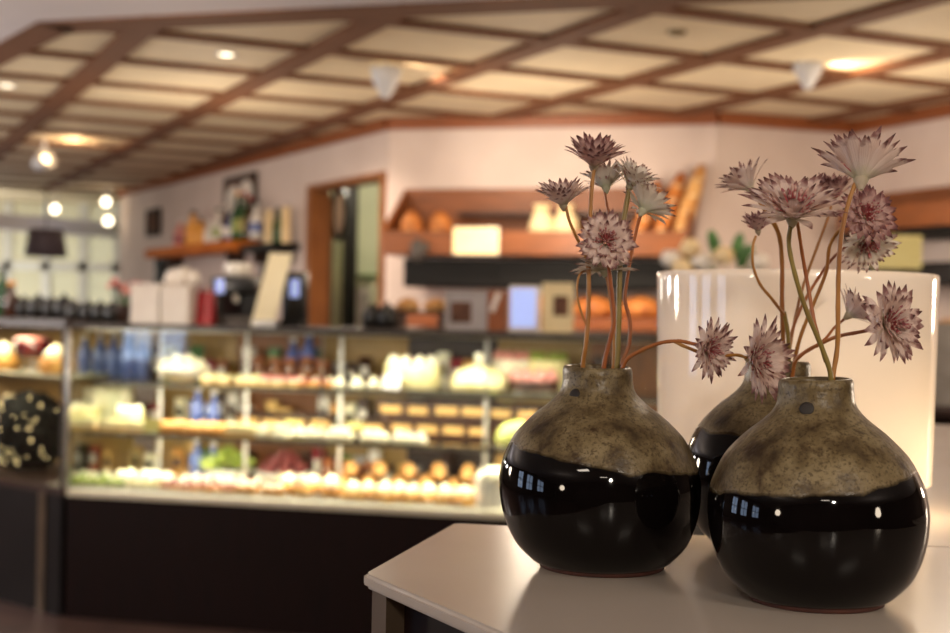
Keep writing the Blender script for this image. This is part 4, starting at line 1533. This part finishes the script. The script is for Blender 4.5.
lean = wpx(262, 277, v)
mb = MB().rbox((0, 0, h / 2), (wpx(250, 273, v), .006, h), .002)
for v_ in mb.v:
    v_.x += lean * v_.z / h
    v_.y += .03 * v_.z / h
mb.build('sheet', M['paper'], t)
MB().box((.01, .02, .012), (.1, .05, .024)).build('stand_foot', M['steel'], t)
v = .30
t = thing('card_terminal', 'black upright terminal with small lit screen right of the leaning sheet', 'payment terminal', top(295, v), RZ)
h = hpx(295, 272, v)
MB().rbox((0, 0, h * .5), (wpx(283, 307, v), .05, h), .008).build('housing', M['black'], t, 'auto')
MB().rbox((.005, -.027, h * .7), (.042, .004, .075), .003).build('display', M['screen'], t)
MB().rbox((0, -.03, .012), (.1, .1, .024), .004).build('stand_foot', M['soft_black'], t)
for i, px in enumerate((372, 387)):
    K_pot.put(cp(px, .26, 325), ZTOP + .0005, ('black lidded pot left of the pair beside the bread rolls', 'black lidded pot right of the pair beside the bread rolls')[i], None, 0, .95)
t = thing('roll_stand', 'low dark stand carrying two warm lit bread rolls', 'stand', top(422, .34), RZ)
MB().rbox((0, 0, .068), (wpx(394, 450, .34), .14, .012), .003).build('stand_top', M['wood_dark'], t)
for sx in (-1, 1):
    MB().box((sx * .09, 0, .0305), (.012, .12, .061)).build('stand_leg', M['wood_dark'], t)
K_roll = Kind('bread_roll', 'bread', f_round_loaf('bread_pale', .05))
for px, lab in ((408, 'left bread roll on the low dark stand'), (436, 'right bread roll on the low dark stand')):
    K_roll.put(cp(px, .34, 305), ZTOP + .0748, lab, 'bread rolls on the stand', 0, 1.05)


def picture(key, px0, px1, py, v, label, fm, inner, im, cat='picture frame'):
    w, h = wpx(px0, px1, v), hpx((px0 + px1) / 2, py, v)
    t = thing(key, label, cat, top((px0 + px1) / 2, v), RZ)
    mb = MB()
    for sx in (-1, 1):
        mb.rbox((sx * (w / 2 - .006), 0, h / 2), (.012, .016, h), .002)
    for z in (.006, h - .006):
        mb.rbox((0, 0, z), (w - .024, .016, .012), .002)
    mb.build('frame', M[fm], t)
    MB().box((0, .002, h / 2), (w - .022, .008, h - .022)).build('panel', M[fm], t)
    a, b, c, d = inner
    MB().box(((a + b) / 2 * w, -.0035, (c + d) / 2 * h), ((b - a) * w, .003, (d - c) * h)).build('printed_picture', M[im], t)
    MB().box((0, .03, h * .3), (.03, .05, .006), mat=Matrix.Rotation(.9, 3, 'X')).build('strut', M['black'], t)
    return t


M['cream_frame'] = pm('cream frame', (226, 208, 164), (214, 194, 150), sc=6, rough=.5)
picture('picture_stand', 445, 487, 291, .22, 'grey framed card with dark picture standing on the long case', 'grey_card', (-.36, .12, .2, .72), 'photo')
t = thing('orange_carton', 'orange brown carton with white flap between grey card and lit screen', 'box', top(498, .24), RZ)
h = hpx(498, 291, .24)
MB().rbox((0, 0, h / 2), (wpx(489, 507, .24), .06, h), .003).build('carton', M['trim'], t)
MB().box((-.005, -.033, h * .72), (.02, .004, h * .5), mat=Matrix.Rotation(.35, 3, 'Y')).build('carton_flap', M['white'], t)
t = thing('tablet_screen', 'pale blue lit upright screen on the long case', 'screen', top(524, .2), RZ)
w, h = wpx(509, 540, .2), hpx(524, 286, .2)
MB().rbox((0, .006, h / 2), (w, .012, h), .004).build('housing', M['white'], t, 'auto')
MB().box((-.004, -.001, h * .52), (w * .8, .002, h * .84)).build('display', M['screen'], t)
MB().box((0, .04, .006), (w * .7, .06, .012)).build('stand_foot', M['white'], t)
picture('framed_print', 542, 573, 283, .2, 'cream picture frame with small dark picture beside the lit screen', 'cream_frame', (-.14, .34, .34, .74), 'photo')
# white flowers and card above the lampshade
t = thing('rose_vase', 'white roses with green leaves standing behind the table lamp', 'flower arrangement', top(690, -.0 + .3))
MB().lathe([(0, .04), (.006, .05), (.09, .06), (.16, .045), (.18, .05), (.176, .044)], 24).build('vase_body', M['silver'], t, True)
k = 0
for px, py in ((672, 258), (691, 248), (704, 262), (722, 256), (760, 262), (684, 268)):
    q = on_wall(px, py, Q0 + E2 * .3, E2) - t.location
    q.y += random.uniform(-.04, .04)
    MB().ball(q, .042, (1, 1, .85), 14, 10, .35).build('rose', M['bag'] if k % 2 else M['white'], t, True)
    MB().tube([(0, 0, .17), q * .6 + Vector((0, 0, .04)), q], .003, 6).build('stalk', M['leafgreen'], t)
    k += 1
for px, py, a in ((738, 246, .2), (745, 256, .5), (714, 243, -.3), (708, 270, -.8), (752, 270, .8)):
    q = on_wall(px, py, Q0 + E2 * .34, E2) - t.location
    R = Matrix.Rotation(a, 3, 'Y')
    MB().ball(q, .055, (.45, .12, 1), 10, 8, 0, R).build('leaf', M['leafgreen'], t, True)
    MB().tube([(0, 0, .17), q * .6, q], .0025, 6).build('leaf_stalk', M['leafgreen'], t)

# ------------------------------------------------------------------ bread shelf on the back wall
nB = (C2 - C1).normalized()
iB = Vector((nB.y, -nB.x))               # into the room
RB = math.atan2(nB.y, nB.x)
pW = C1 + iB * .012


def bw(px, py, off=0.0):
    return on_wall(px, py, C1 + iB * (off + .012), iB)


A, B_ = bw(407, 189).xy, bw(694, 189).xy
zt, zb = bw(500, 189).z, bw(500, 250).z
org = V3(A, 0)


def L_(p):                               # world plan point -> bread shelf coordinates
    d = p - A
    return d.dot(nB), -d.dot(iB)


rack = thing('bread_rack', 'wide brown wooden bread rack mounted on the back wall', 'shelf', org, RB)
W = (B_ - A).length
DRK = .42
fl = L_(bw(388, 245, DRK).xy)[0]
zf0, zf1 = bw(500, 255, DRK).z, bw(500, 231, DRK).z
MB().rbox((W / 2, -.01, (zt + zb) / 2), (W, .02, zt - zb), .003).build('back_board', M['wood'], rack)
MB().rbox((W / 2, -DRK / 2, zf0 + .01), (W, DRK - .025, .02), .003).build('tray_board', M['wood_dark'], rack)
MB().rbox((W / 2, -DRK + .0, (zf0 + zf1) / 2), (W + .02, .022, zf1 - zf0), .003).build('front_board', M['wood'], rack)
MB().rbox((W * .52, -.10, zb + .20), (W * .62, .16, .018), .003).build('inner_shelf', M['wood_dark'], rack)
for x in (-.002, W + .002):
    mb = MB()
    vs = []
    for xx in (x - .011, x + .011):
        vs += [(xx, 0, zf0), (xx, -DRK, zf0), (xx, -DRK, zf1), (xx, 0, zt)]
    mb.add(vs, [(0, 1, 2, 3), (7, 6, 5, 4), (0, 4, 5, 1), (1, 5, 6, 2), (2, 6, 7, 3), (3, 7, 4, 0)])
    mb.build('side_board', M['wood'], rack)
# contents
zfl = zf0 + .0202
K_brd = Kind('bread_loaf', 'bread', f_round_loaf('bread', .085))
K_up = Kind('tall_loaf', 'bread', lambda r: (MB().lathe([(0, .045), (.02, .062), (.1, .07), (.18, .06), (.225, .035), (.24, .004)], 18, wob=.06).build('loaf_crust', M['bread'], r, True), [MB().tube([(-.03, -.055, z), (0, -.068, z + .012), (.03, -.055, z)], .005, 6).build('score_mark', M['bread_pale'], r, True) for z in (.07, .12, .17)]))
for px, lab in ((412, 'leftmost tall loaf standing in the bread rack'), (441, 'second tall loaf from the left end of the bread rack')):
    K_up.put(bw(px, 222, .26).xy, zfl, lab, None, RB, 1.0)
K_paper = Kind('bread_bag', 'paper bag', lambda r: (MB().ball((0, 0, .13), .09, (.85, .6, 1.4), 14, 10, .25).build('bag_body', M['bag'], r, True), MB().lathe([(.235, .03), (.26, .045), (.275, .05)], 12, wob=.2).build('bag_neck', M['bag'], r, True)))
for px, lab in ((542, 'left cream paper bag in the bread rack behind the flowers'), (566, 'right cream paper bag in the bread rack behind the flowers')):
    K_paper.put(bw(px, 220, .24).xy, zfl, lab, None, RB, 1.0)
# leaning baguettes
for i, (b0_, t0) in enumerate((((655, 230), (682, 174)), ((676, 230), (702, 166)), ((634, 230), (658, 182)))):
    p0, p1 = bw(b0_[0], b0_[1], .26), bw(t0[0], t0[1], .06)
    p0.z = zfl + .035
    t = thing('baguette', ('middle baguette leaning at the right end of the bread rack', 'rightmost tall baguette leaning in the bread rack', 'shortest baguette leaning in the bread rack')[i], 'bread', p0)
    d = p1 - p0
    mb = MB()
    n = 10
    mb.tube([d * (k / n) for k in range(n + 1)], [.048 * max(.35, math.sin(PI * (k + .8) / (n + 1.6)) ** .5) for k in range(n + 1)], 12)
    mb.build('loaf_crust', M['bread_pale'] if i == 1 else M['bread'], t, True)
    for k in range(2, 9, 2):
        c_ = d * (k / n) + Vector((0, -.046, .01))
        MB().ball(c_, .018, (1.4, .25, .5), 8, 5).build('score_mark', M['bag'], t, True)
# sign on the front board
p = bw(476, 241, DRK + .016)
w = (bw(499, 241, DRK).xy - bw(453, 241, DRK).xy).length
h = bw(476, 227, DRK).z - bw(476, 255, DRK).z
M['lit_sign'] = pm('cream lit sign face', (255, 232, 178), (250, 222, 160), sc=10, rough=.5, emit=(255, 214, 140), es=.75)
t = thing('bread_sign', 'glowing cream sign hung on the front of the bread rack', 'sign', p, RB)
MB().rbox((0, 0, 0), (w, .018, h), .006).build('sign_box', M['white'], t)
MB().rbox((0, -.0105, 0), (w * .95, .003, h * .9), .001).build('sign_face', M['lit_sign'], t)
p = bw(418, 247, DRK + .03)
t = thing('oven_glove', 'grey oven glove hung over the left of the bread rack', 'glove', p, RB)
MB().ball((0, 0, -.02), .055, (.8, .3, 1.2), 12, 9, .2).build('glove_palm', M['frame_dark'], t, True)
MB().ball((.045, 0, 0), .024, (.8, .5, 1.4), 10, 8, .2).build('glove_thumb', M['frame_dark'], t, True)
# dark cabinet under it
x0, x1 = L_(bw(404, 270, .3).xy)[0], L_(bw(694, 270, .3).xy)[0]
z1_, z0_ = min(bw(500, 258, .3).z, zf0 - .02), bw(500, 288, .3).z
t = thing('dark_hood', 'long dark cabinet fixed under the bread rack', 'cabinet', org, RB)
MB().rbox(((x0 + x1) / 2, -.16, (z0_ + z1_) / 2), (x1 - x0, .3, z1_ - z0_), .006).build('body', M['soft_black'], t)
for k in range(3):
    xx = x0 + (x1 - x0) * (k + .5) / 3
    MB().rbox((xx, -.314, (z0_ + z1_) / 2), ((x1 - x0) / 3 - .012, .008, z1_ - z0_ - .02), .003).build('flap_door', M['soft_black'], t)
# lower bread board with round loaves
z_ = bw(610, 318, .2).z
x0, x1 = L_(bw(404, 300, .2).xy)[0], L_(bw(700, 300, .2).xy)[0]
t = thing('bread_shelf', 'lower brown board with round loaves under the dark cabinet', 'shelf', org, RB)
MB().rbox(((x0 + x1) / 2, -.17, z_ - .035), (x1 - x0, .32, .07), .004).build('board', M['trim'], t)
for k in (.1, .5, .9):
    MB().box((x0 + (x1 - x0) * k, -.15, z_ - .15), (.03, .26, .16)).build('bracket', M['wood_dark'], t)
K_big = Kind('round_loaf', 'bread', f_round_loaf('bread', .125))
for px, lab in ((594, 'round loaf behind the stems of the left vase'), (641, 'round loaf left of the white lampshade'), (548, 'round loaf behind the cream picture frame')):
    K_big.put(bw(px, 300, .19).xy, z_ + .0005, lab, 'round loaves on the lower board', .3 + px, 1.0)

# ------------------------------------------------------------------ left wall: shelf, bottles, pictures
iL = -nIn
RL = math.atan2(-dL.y, -dL.x)


def lw(px, py, off=0.0):
    return on_wall(px, py, C1 + iL * (off + .012), iL)


def wall_shelf(key, px0, px1, py, th, dep, m, label):
    a, b = lw(px0, py, 0).xy, lw(px1, py, 0).xy
    z = lw((px0 + px1) / 2, py, dep).z
    t = thing(key, label, 'shelf', V3(a, z), RL)
    w = (b - a).length
    MB().rbox((w / 2, -dep / 2, -th / 2), (w, dep, th), .004).build('board', M[m], t)
    for k in (.15, .85):
        MB().box((w * k, -dep * .35, -th - .04), (.02, dep * .6, .08)).build('bracket', M['wood_dark'], t)
    return z + .0005


M['shelf_orange'] = pm('orange shelf board', (206, 120, 50), (176, 92, 34), sc=8, rough=.75, spec=.15)
zs = wall_shelf('wall_shelf', 172, 262, 241, .075, .24, 'shelf_orange', 'orange wooden wall shelf lined with bottles')


def f_bottle(body, cap, h=.2, r=.034, label=None):
    def fn(o):
        MB().lathe([(0, r * .9), (.005, r), (h * .58, r), (h * .74, r * .42), (h * .96, r * .4), (h * .962, r * .3)], 18).build('bottle_body', M[body], o, True)
        MB().lathe([(h * .964, r * .46), (h * 1.05, r * .46)], 12).build('bottle_cap', M[cap], o, 'auto')
        if label:
            MB().lathe([(h * .18, r * 1.02), (h * .46, r * 1.02)], 18, cap0=False, cap1=False).build('bottle_label', M[label], o, True)
    return fn


spec = [(174, 'pink', 'white', .16, .045, 'berry', 'pink bottle at the left of the wall shelf'), (187, 'orange_soft', 'wood_dark', .2, .05, None, 'amber flask second from the left of the wall shelf'),
        (195, 'orange_soft', 'wood_dark', .15, .04, None, 'short amber flask beside the taller amber flask'), (204, 'white', 'white', .13, .04, None, 'white pot in the middle of the wall shelf'),
        (212, 'silver', 'bottle_green', .19, .034, 'green', 'white bottle with green label on the wall shelf'), (219, 'bottle_brown', 'white', .2, .032, 'white', 'brown bottle with white label on the wall shelf'),
        (225, 'bottle_blue', 'white', .17, .034, 'white', 'blue bottle with white label on the wall shelf'), (231, 'bottle_green', 'orange_soft', .26, .036, 'green', 'tall green bottle in front of the framed picture'),
        (238, 'bottle_green', 'red', .25, .034, 'cardolive', 'green bottle with red cap in front of the framed picture'), (244, 'bottle_brown', 'red', .22, .034, None, 'brown bottle with red cap on the wall shelf'),
        (250, 'silver', 'soft_black', .19, .036, 'bottle_blue', 'white bottle at the right end of the wall shelf')]
for px, b_, c_, h, r, lb_, lab in spec:
    K = Kind('shelf_bottle', 'bottle', f_bottle(b_, c_, h * 1.35, r * 1.25, lb_))
    K.put(lw(px + 6, 238, .12).xy, zs, lab, None, RL)


def wall_pic(key, px0, px1, py0, py1, label, fm, blobs=()):
    a, b = lw(px0, (py0 + py1) / 2).xy, lw(px1, (py0 + py1) / 2).xy
    z0, z1 = lw((px0 + px1) / 2, py1).z, lw((px0 + px1) / 2, py0).z
    w, h = (b - a).length, z1 - z0
    t = thing(key, label, 'picture', V3((a + b) / 2, z0), RL)
    mb = MB()
    for sx in (-1, 1):
        mb.rbox((sx * (w / 2 - .015), -.012, h / 2), (.03, .024, h), .003)
    for z in (.015, h - .015):
        mb.rbox((0, -.012, z), (w - .06, .024, .03), .003)
    mb.build('frame', M[fm], t)
    MB().box((0, -.006, h / 2), (w - .05, .012, h - .05)).build('printed_picture', M['photo'], t)
    for (x, z, rx, rz_) in blobs:
        MB().lathe([(0, 1), (.3, 1)], 20, R=Matrix(((rx * w, 0, 0), (0, 0, -.012), (0, rz_ * h, 0))), c=(x * w, -.0125, z * h)).build('pale_figure', M['white'], t)
    return t


wall_pic('framed_picture', 226, 257, 175, 238, 'dark framed picture with two pale figures above the wall shelf', 'black', ((-.22, .66, .22, .19), (-.24, .42, .15, .2), (.2, .70, .21, .2), (.22, .44, .16, .2)))
wall_pic('small_picture', 148, 161, 209, 236, 'small dark picture on the wall left of the wall shelf', 'soft_black')
zs2 = wall_shelf('dark_shelf', 266, 300, 241, .05, .2, 'soft_black', 'short dark wall shelf with pale candles')
K_can = Kind('pillar_candle', 'candle', lambda r: (MB().lathe([(0, .03), (.003, .032), (.22, .03), (.224, .02)], 16).build('wax', M['bag'], r, True), MB().tube([(0, 0, .22), (0, 0, .24)], .002, 5).build('wick', M['black'], r)))
for px, lab in ((269, 'left pale candle on the short dark shelf'), (286, 'right pale candle on the short dark shelf')):
    K_can.put(lw(px, 236, .1).xy, zs2, lab, None, 0, 1.1)
Kind('shelf_bottle', 'bottle', f_bottle('bottle_green', 'black', .24, .036)).put(lw(278, 236, .1).xy, zs2, 'dark green bottle between two pale candles', None, 0)
a = lw(164, 270, .07)
t = thing('wall_speaker', 'small dark loudspeaker under the left end of the wall shelf', 'loudspeaker', a, RL)
MB().rbox((0, 0, 0), (.16, .13, .26), .008).build('cabinet', M['soft_black'], t)
MB().lathe([(0, .05), (.006, .052), (.008, .04)], 20, (0, -.066, -.03), Matrix.Rotation(PI / 2, 3, 'X')).build('speaker_cone', M['frame_dark'], t, True)
a = lw(268, 274, .02)
t = thing('brown_board', 'brown wooden board on the wall behind the leaning sheet', 'board', a, RL)
MB().rbox((0, 0, 0), (.26, .03, .34), .006).build('plank', M['wood_dark'], t)

# passage: wooden jamb, black post, mirror, counter
fr = MB()
for p_, q_ in ((D1, .07),):
    c = p_ - dL * .04
    fr.box((c.x + nIn.x * .05, c.y + nIn.y * .05, zD / 2), (.08, .14, zD), RL)
c = (D0 + D1) / 2
fr.box((c.x + nIn.x * .05, c.y + nIn.y * .05, zD - .02), ((D1 - D0).length - .16, .14, .04), RL)
c = D0 + dL * .03
fr.box((c.x + nIn.x * .05, c.y + nIn.y * .05, zD / 2), (.05, .14, zD), RL)
struct('trim_%d' % tn[0], fr, M['door_wood'])
tn[0] += 1


def pw(px, py, off):                    # plane parallel to the left wall, off metres inside the passage
    return on_wall(px, py, C1 + nIn * off, nIn)


c = pw(318, 250, .24).xy
d1_ = thing('passage_door', 'open brown wooden door leaf at the left of the passage', 'door', V3(c, 0), RL)
MB().rbox((0, 0, (zD - .03) / 2 + .005), (.24, .04, zD - .06), .004, mat=Matrix.Rotation(.5, 3, 'Z')).build('leaf', M['door_wood'], d1_)
MB().tube([(.10, -.0, 1.0), (.12, -.09, 1.0), (.04, -.11, 1.0)], .011, 8).build('handle', M['steel'], d1_)
c = pw(350, 250, .9).xy
t = thing('black_post', 'black upright post inside the passage opening', 'post', V3(c, 0), RL)
MB().rbox((0, 0, ZP / 2 - .02), (.09, .09, ZP - .05), .005).build('shaft', M['soft_black'], t)
MB().rbox((0, 0, .012), (.16, .16, .024), .004).build('base_plate', M['soft_black'], t)
c = pw(339, 214, .62)
t = thing('round_mirror', 'oval dark rimmed mirror hanging left of the black post', 'mirror', c, .1)
Rm = Matrix.Rotation(PI / 2, 3, 'X')
sx_, sz_ = .055, .19
tor = MB()
ring = [(sx_ * math.cos(a), 0, sz_ * math.sin(a)) for a in [2 * PI * k / 32 for k in range(33)]]
tor.tube(ring, .022, 8)
tor.build('rim', M['black'], t, True)
MB().lathe([(-.006, 1), (.006, 1)], 32, R=Matrix(((sx_, 0, 0), (0, 0, -1), (0, sz_, 0)))).build('mirror_face', M['wall'], t)
MB().tube([(0, .0, sz_), (0, .0, ZP - c.z - .02)], .006, 6).build('hanger', M['black'], t)
c = pw(376, 318, 1.2).xy
t = thing('passage_cupboard', 'pale low cupboard seen through the passage behind the black post', 'cupboard', V3(c, 0), RL)
zc = pw(372, 277, 1.0).z
MB().rbox((0, 0, zc / 2), (.40, .30, zc), .005).build('body', M['wall_dim'], t)
MB().rbox((0, -.16, zc * .5), (.36, .018, zc * .9), .004).build('door_panel', M['grey_card'], t)
MB().rbox((0, 0, zc + .0125), (.44, .36, .024), .004).build('cupboard_top', M['leafgreen'], t)
light('POINT', 'passage_fill', V3(pw(362, 100, .8).xy, 2.3), 26, col=(1, .9, .72), size=.08)  # unseen point light added to brighten the passage

# ------------------------------------------------------------------ right wall: second bread rack, cards, crates
iR = Vector((dR.y, -dR.x))
if inside((C3 + C4) / 2 + iR * .1) is False:
    iR = -iR
RR = math.atan2(dR.y, dR.x)


def rw(px, py, off=0.0):
    return on_wall(px, py, C3 + iR * (off + .012), iR)


a = rw(884, 200).xy
zt, zb = rw(900, 192).z, rw(900, 234).z
rk = thing('bread_rack', 'brown wooden bread rack on the wall right of the flowers', 'shelf', V3(a, 0), RR)
MB().rbox((.9, -.012, (zt + zb) / 2), (1.8, .02, zt - zb), .003).build('back_board', M['wood'], rk)
MB().rbox((.9, -.16, zb + .01), (1.8, .30, .02), .003).build('tray_board', M['wood'], rk)
MB().rbox((.9, -.31, zb + .06), (1.8, .02, .12), .003).build('front_board', M['wood'], rk)
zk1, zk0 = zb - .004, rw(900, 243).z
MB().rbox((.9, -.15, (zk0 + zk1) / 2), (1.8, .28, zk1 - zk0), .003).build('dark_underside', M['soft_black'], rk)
for k in range(3):
    q = a + dR * (.35 + .45 * k) + iR * .17
    K_brd.put(q, zb + .021, ('first round loaf in the right bread rack', 'second round loaf in the right bread rack', 'third round loaf in the right bread rack')[k], None, k, 1.0)
sc_ = at(1010, 440, 4.9)
zt_ = at(940, 424, 4.5).z
cb = thing('service_cabinet', 'dark brown service cabinet right of the table lamp', 'cabinet', (sc_.x, 5.2, 0), RZ)
MB().rbox((0, 0, zt_ / 2), (.95, .6, zt_), .006).build('body', M['dark_panel'], cb)
MB().rbox((0, 0, zt_ + .012), (.99, .64, .024), .004).build('cabinet_top', M['wood_dark'], cb)
for sx in (-1, 1):
    MB().rbox((sx * .235, -.306, zt_ * .5), (.45, .012, zt_ * .88), .004).build('door_panel', M['dark_panel'], cb)
K_crate = Kind('bread_crate', 'crate', lambda r: (MB().rbox((0, 0, .006), (.6, .4, .012), .003).build('crate_floor', M['grey_tray'], r), *[MB().rbox((sx * .295, 0, .05), (.012, .4, .1), .003).build('crate_side', M['grey_tray'], r) for sx in (-1, 1)], *[MB().rbox((0, sy * .195, .05), (.58, .012, .1), .003).build('crate_side', M['grey_tray'], r) for sy in (-1, 1)]))
zc = zt_ + .0245
cpos = cb.location.xy + E2 * .02 - E1 * .12
for k in range(3):
    K_crate.put(cpos, zc + k * .101, ('lowest grey bread crate on the service cabinet', 'middle grey bread crate on the service cabinet', 'topmost grey bread crate on the service cabinet')[k], None, RZ)
for k in range(3):
    K_loaf.put(cpos + E1 * (-.19 + .19 * k), zc + .2145, ('left loaf in the topmost grey crate', 'middle loaf in the topmost grey crate', 'right loaf in the topmost grey crate')[k], None, RZ + PI / 2, 1.35)
# yellow green board and black shelf behind
q = rw(915, 252, .10)
bd = thing('black_shelf', 'black wall shelf under the right bread rack', 'shelf', V3(rw(905, 270).xy, 0), RR)
z1_, z0_ = rw(925, 263, .2).z, rw(925, 285, .2).z
MB().rbox((.8, -.13, (z0_ + z1_) / 2), (1.7, .24, z1_ - z0_), .004).build('body', M['soft_black'], bd)
MB().rbox((.8, -.256, (z0_ + z1_) / 2), (1.6, .008, (z1_ - z0_) * .7), .002).build('shelf_lip', M['black'], bd)
t = thing('yellow_board', 'yellow green board above the right end of the lampshade', 'sign', at(897, 252, 6.0), RZ * .4)
wv = 48 * 6.0 / F
h = 34 * 6.0 / F
MB().rbox((0, 0, 0), (wv, .02, h), .004).build('sign_face', M['lime'], t)
MB().rbox((0, .016, 0), (wv * 1.02, .01, h * 1.03), .003).build('sign_back', M['wood_dark'], t)
MB().tube([(0, .016, -h / 2), (0, .016, -t.location.z + .02)], .014, 10).build('sign_post', M['frame_dark'], t)
MB().lathe([(0, .13), (.02, .12), (.022, .02)], 20, (0, .016, -t.location.z)).build('sign_foot', M['frame_dark'], t, True)

# ------------------------------------------------------------------ light of the room, unseen fill lights included
W_ = bpy.data.worlds.new('sky')
S.world = W_
W_.use_nodes = True
bg = W_.node_tree.nodes['Background']
bg.inputs[0].default_value = (.55, .68, 1.0, 1)
bg.inputs[1].default_value = 8.0
WARM = (1, .82, .62)
for x, y, z, p_, c_ in ((-3.3, 3.6, 1.4, 108, WARM), (3.3, 3.6, 1.4, 108, WARM), (-4.3, 6.2, 1.5, 130, (1, .92, .86)), (-4.9, 9.4, 1.7, 60, (1, .9, .8)), (-2.6, -1.6, 1.55, 55, WARM), (2.8, -1.4, 1.55, 55, WARM)):
    light('POINT', 'room_fill', (x, y, z), p_, col=c_, size=.18)  # unseen fill lights without fixtures, added to lift ceiling, walls and flowers
for x, y in ((-.75, -.9), (.95, -.7), (.1, -2.6)):
    light('AREA', 'ceiling_panel_lamp', (x, y, ZB - .02), 13, col=(1, .86, .70), size=.5, sy=.25)
for px, py, p_ in ((330, 130, 70), (540, 108, 70), (690, 105, 50)):
    q = on_z(px, py, 2.4)
    light('SPOT', 'work_fill', V3(q.xy + iB * .55, 2.38), p_, col=WARM, size=.05, aim=V3(q.xy + iB * .1, 1.2), spot=120, blend=.9)  # unseen spots added to brighten the walls of the work area
light('SPOT', 'wall_wash', at(420, 82, 6.7), 65, col=(1, .84, .64), size=.04, aim=bw(545, 160), spot=55, blend=1)
for x, y in ((-1.5, 7.6), (.3, 7.0), (1.9, 6.4)):
    light('POINT', 'counter_fill', (x, y, 1.75), 24, col=WARM, size=.1)  # unseen point lights added behind the case to lift wall and ceiling
for x, y, tx, ty in ((-2.6, 4.75, -2.9, 8.6), (-1.1, 4.35, -1.3, 8.2), (.5, 3.95, .2, 7.8), (2.0, 3.6, 2.2, 7.6)):
    light('SPOT', 'soffit_fill', (x, y, ZB - .02), 95, col=WARM, size=.05, aim=(tx, ty, 1.35), spot=75, blend=.9)  # spots added out of view to brighten fronts of things on the case
light('SPOT', 'shelf_fill', V3(lw(235, 120, 1.6).xy, 2.2), 55, col=WARM, size=.05, aim=lw(215, 240), spot=50, blend=.9)  # spot without a fixture, added to brighten the wall shelf
light('SPOT', 'flower_fill', (.5, -1.9, 2.0), 110, col=(1, .88, .74), size=.08, aim=(.16, .83, 1.40), spot=16, blend=.8)  # narrow spot added out of view to brighten the flower heads
light('SPOT', 'table_spot', (1.3, 3.6, 2.40), 60, col=WARM, size=.05, aim=(.1, .75, ZT), spot=40, blend=.6)
S.cycles.use_denoising = True
S.cycles.max_bounces = 8
S.cycles.transparent_max_bounces = 16
S.cycles.caustics_reflective = False
S.cycles.caustics_refractive = False
S.cycles.sample_clamp_indirect = 6
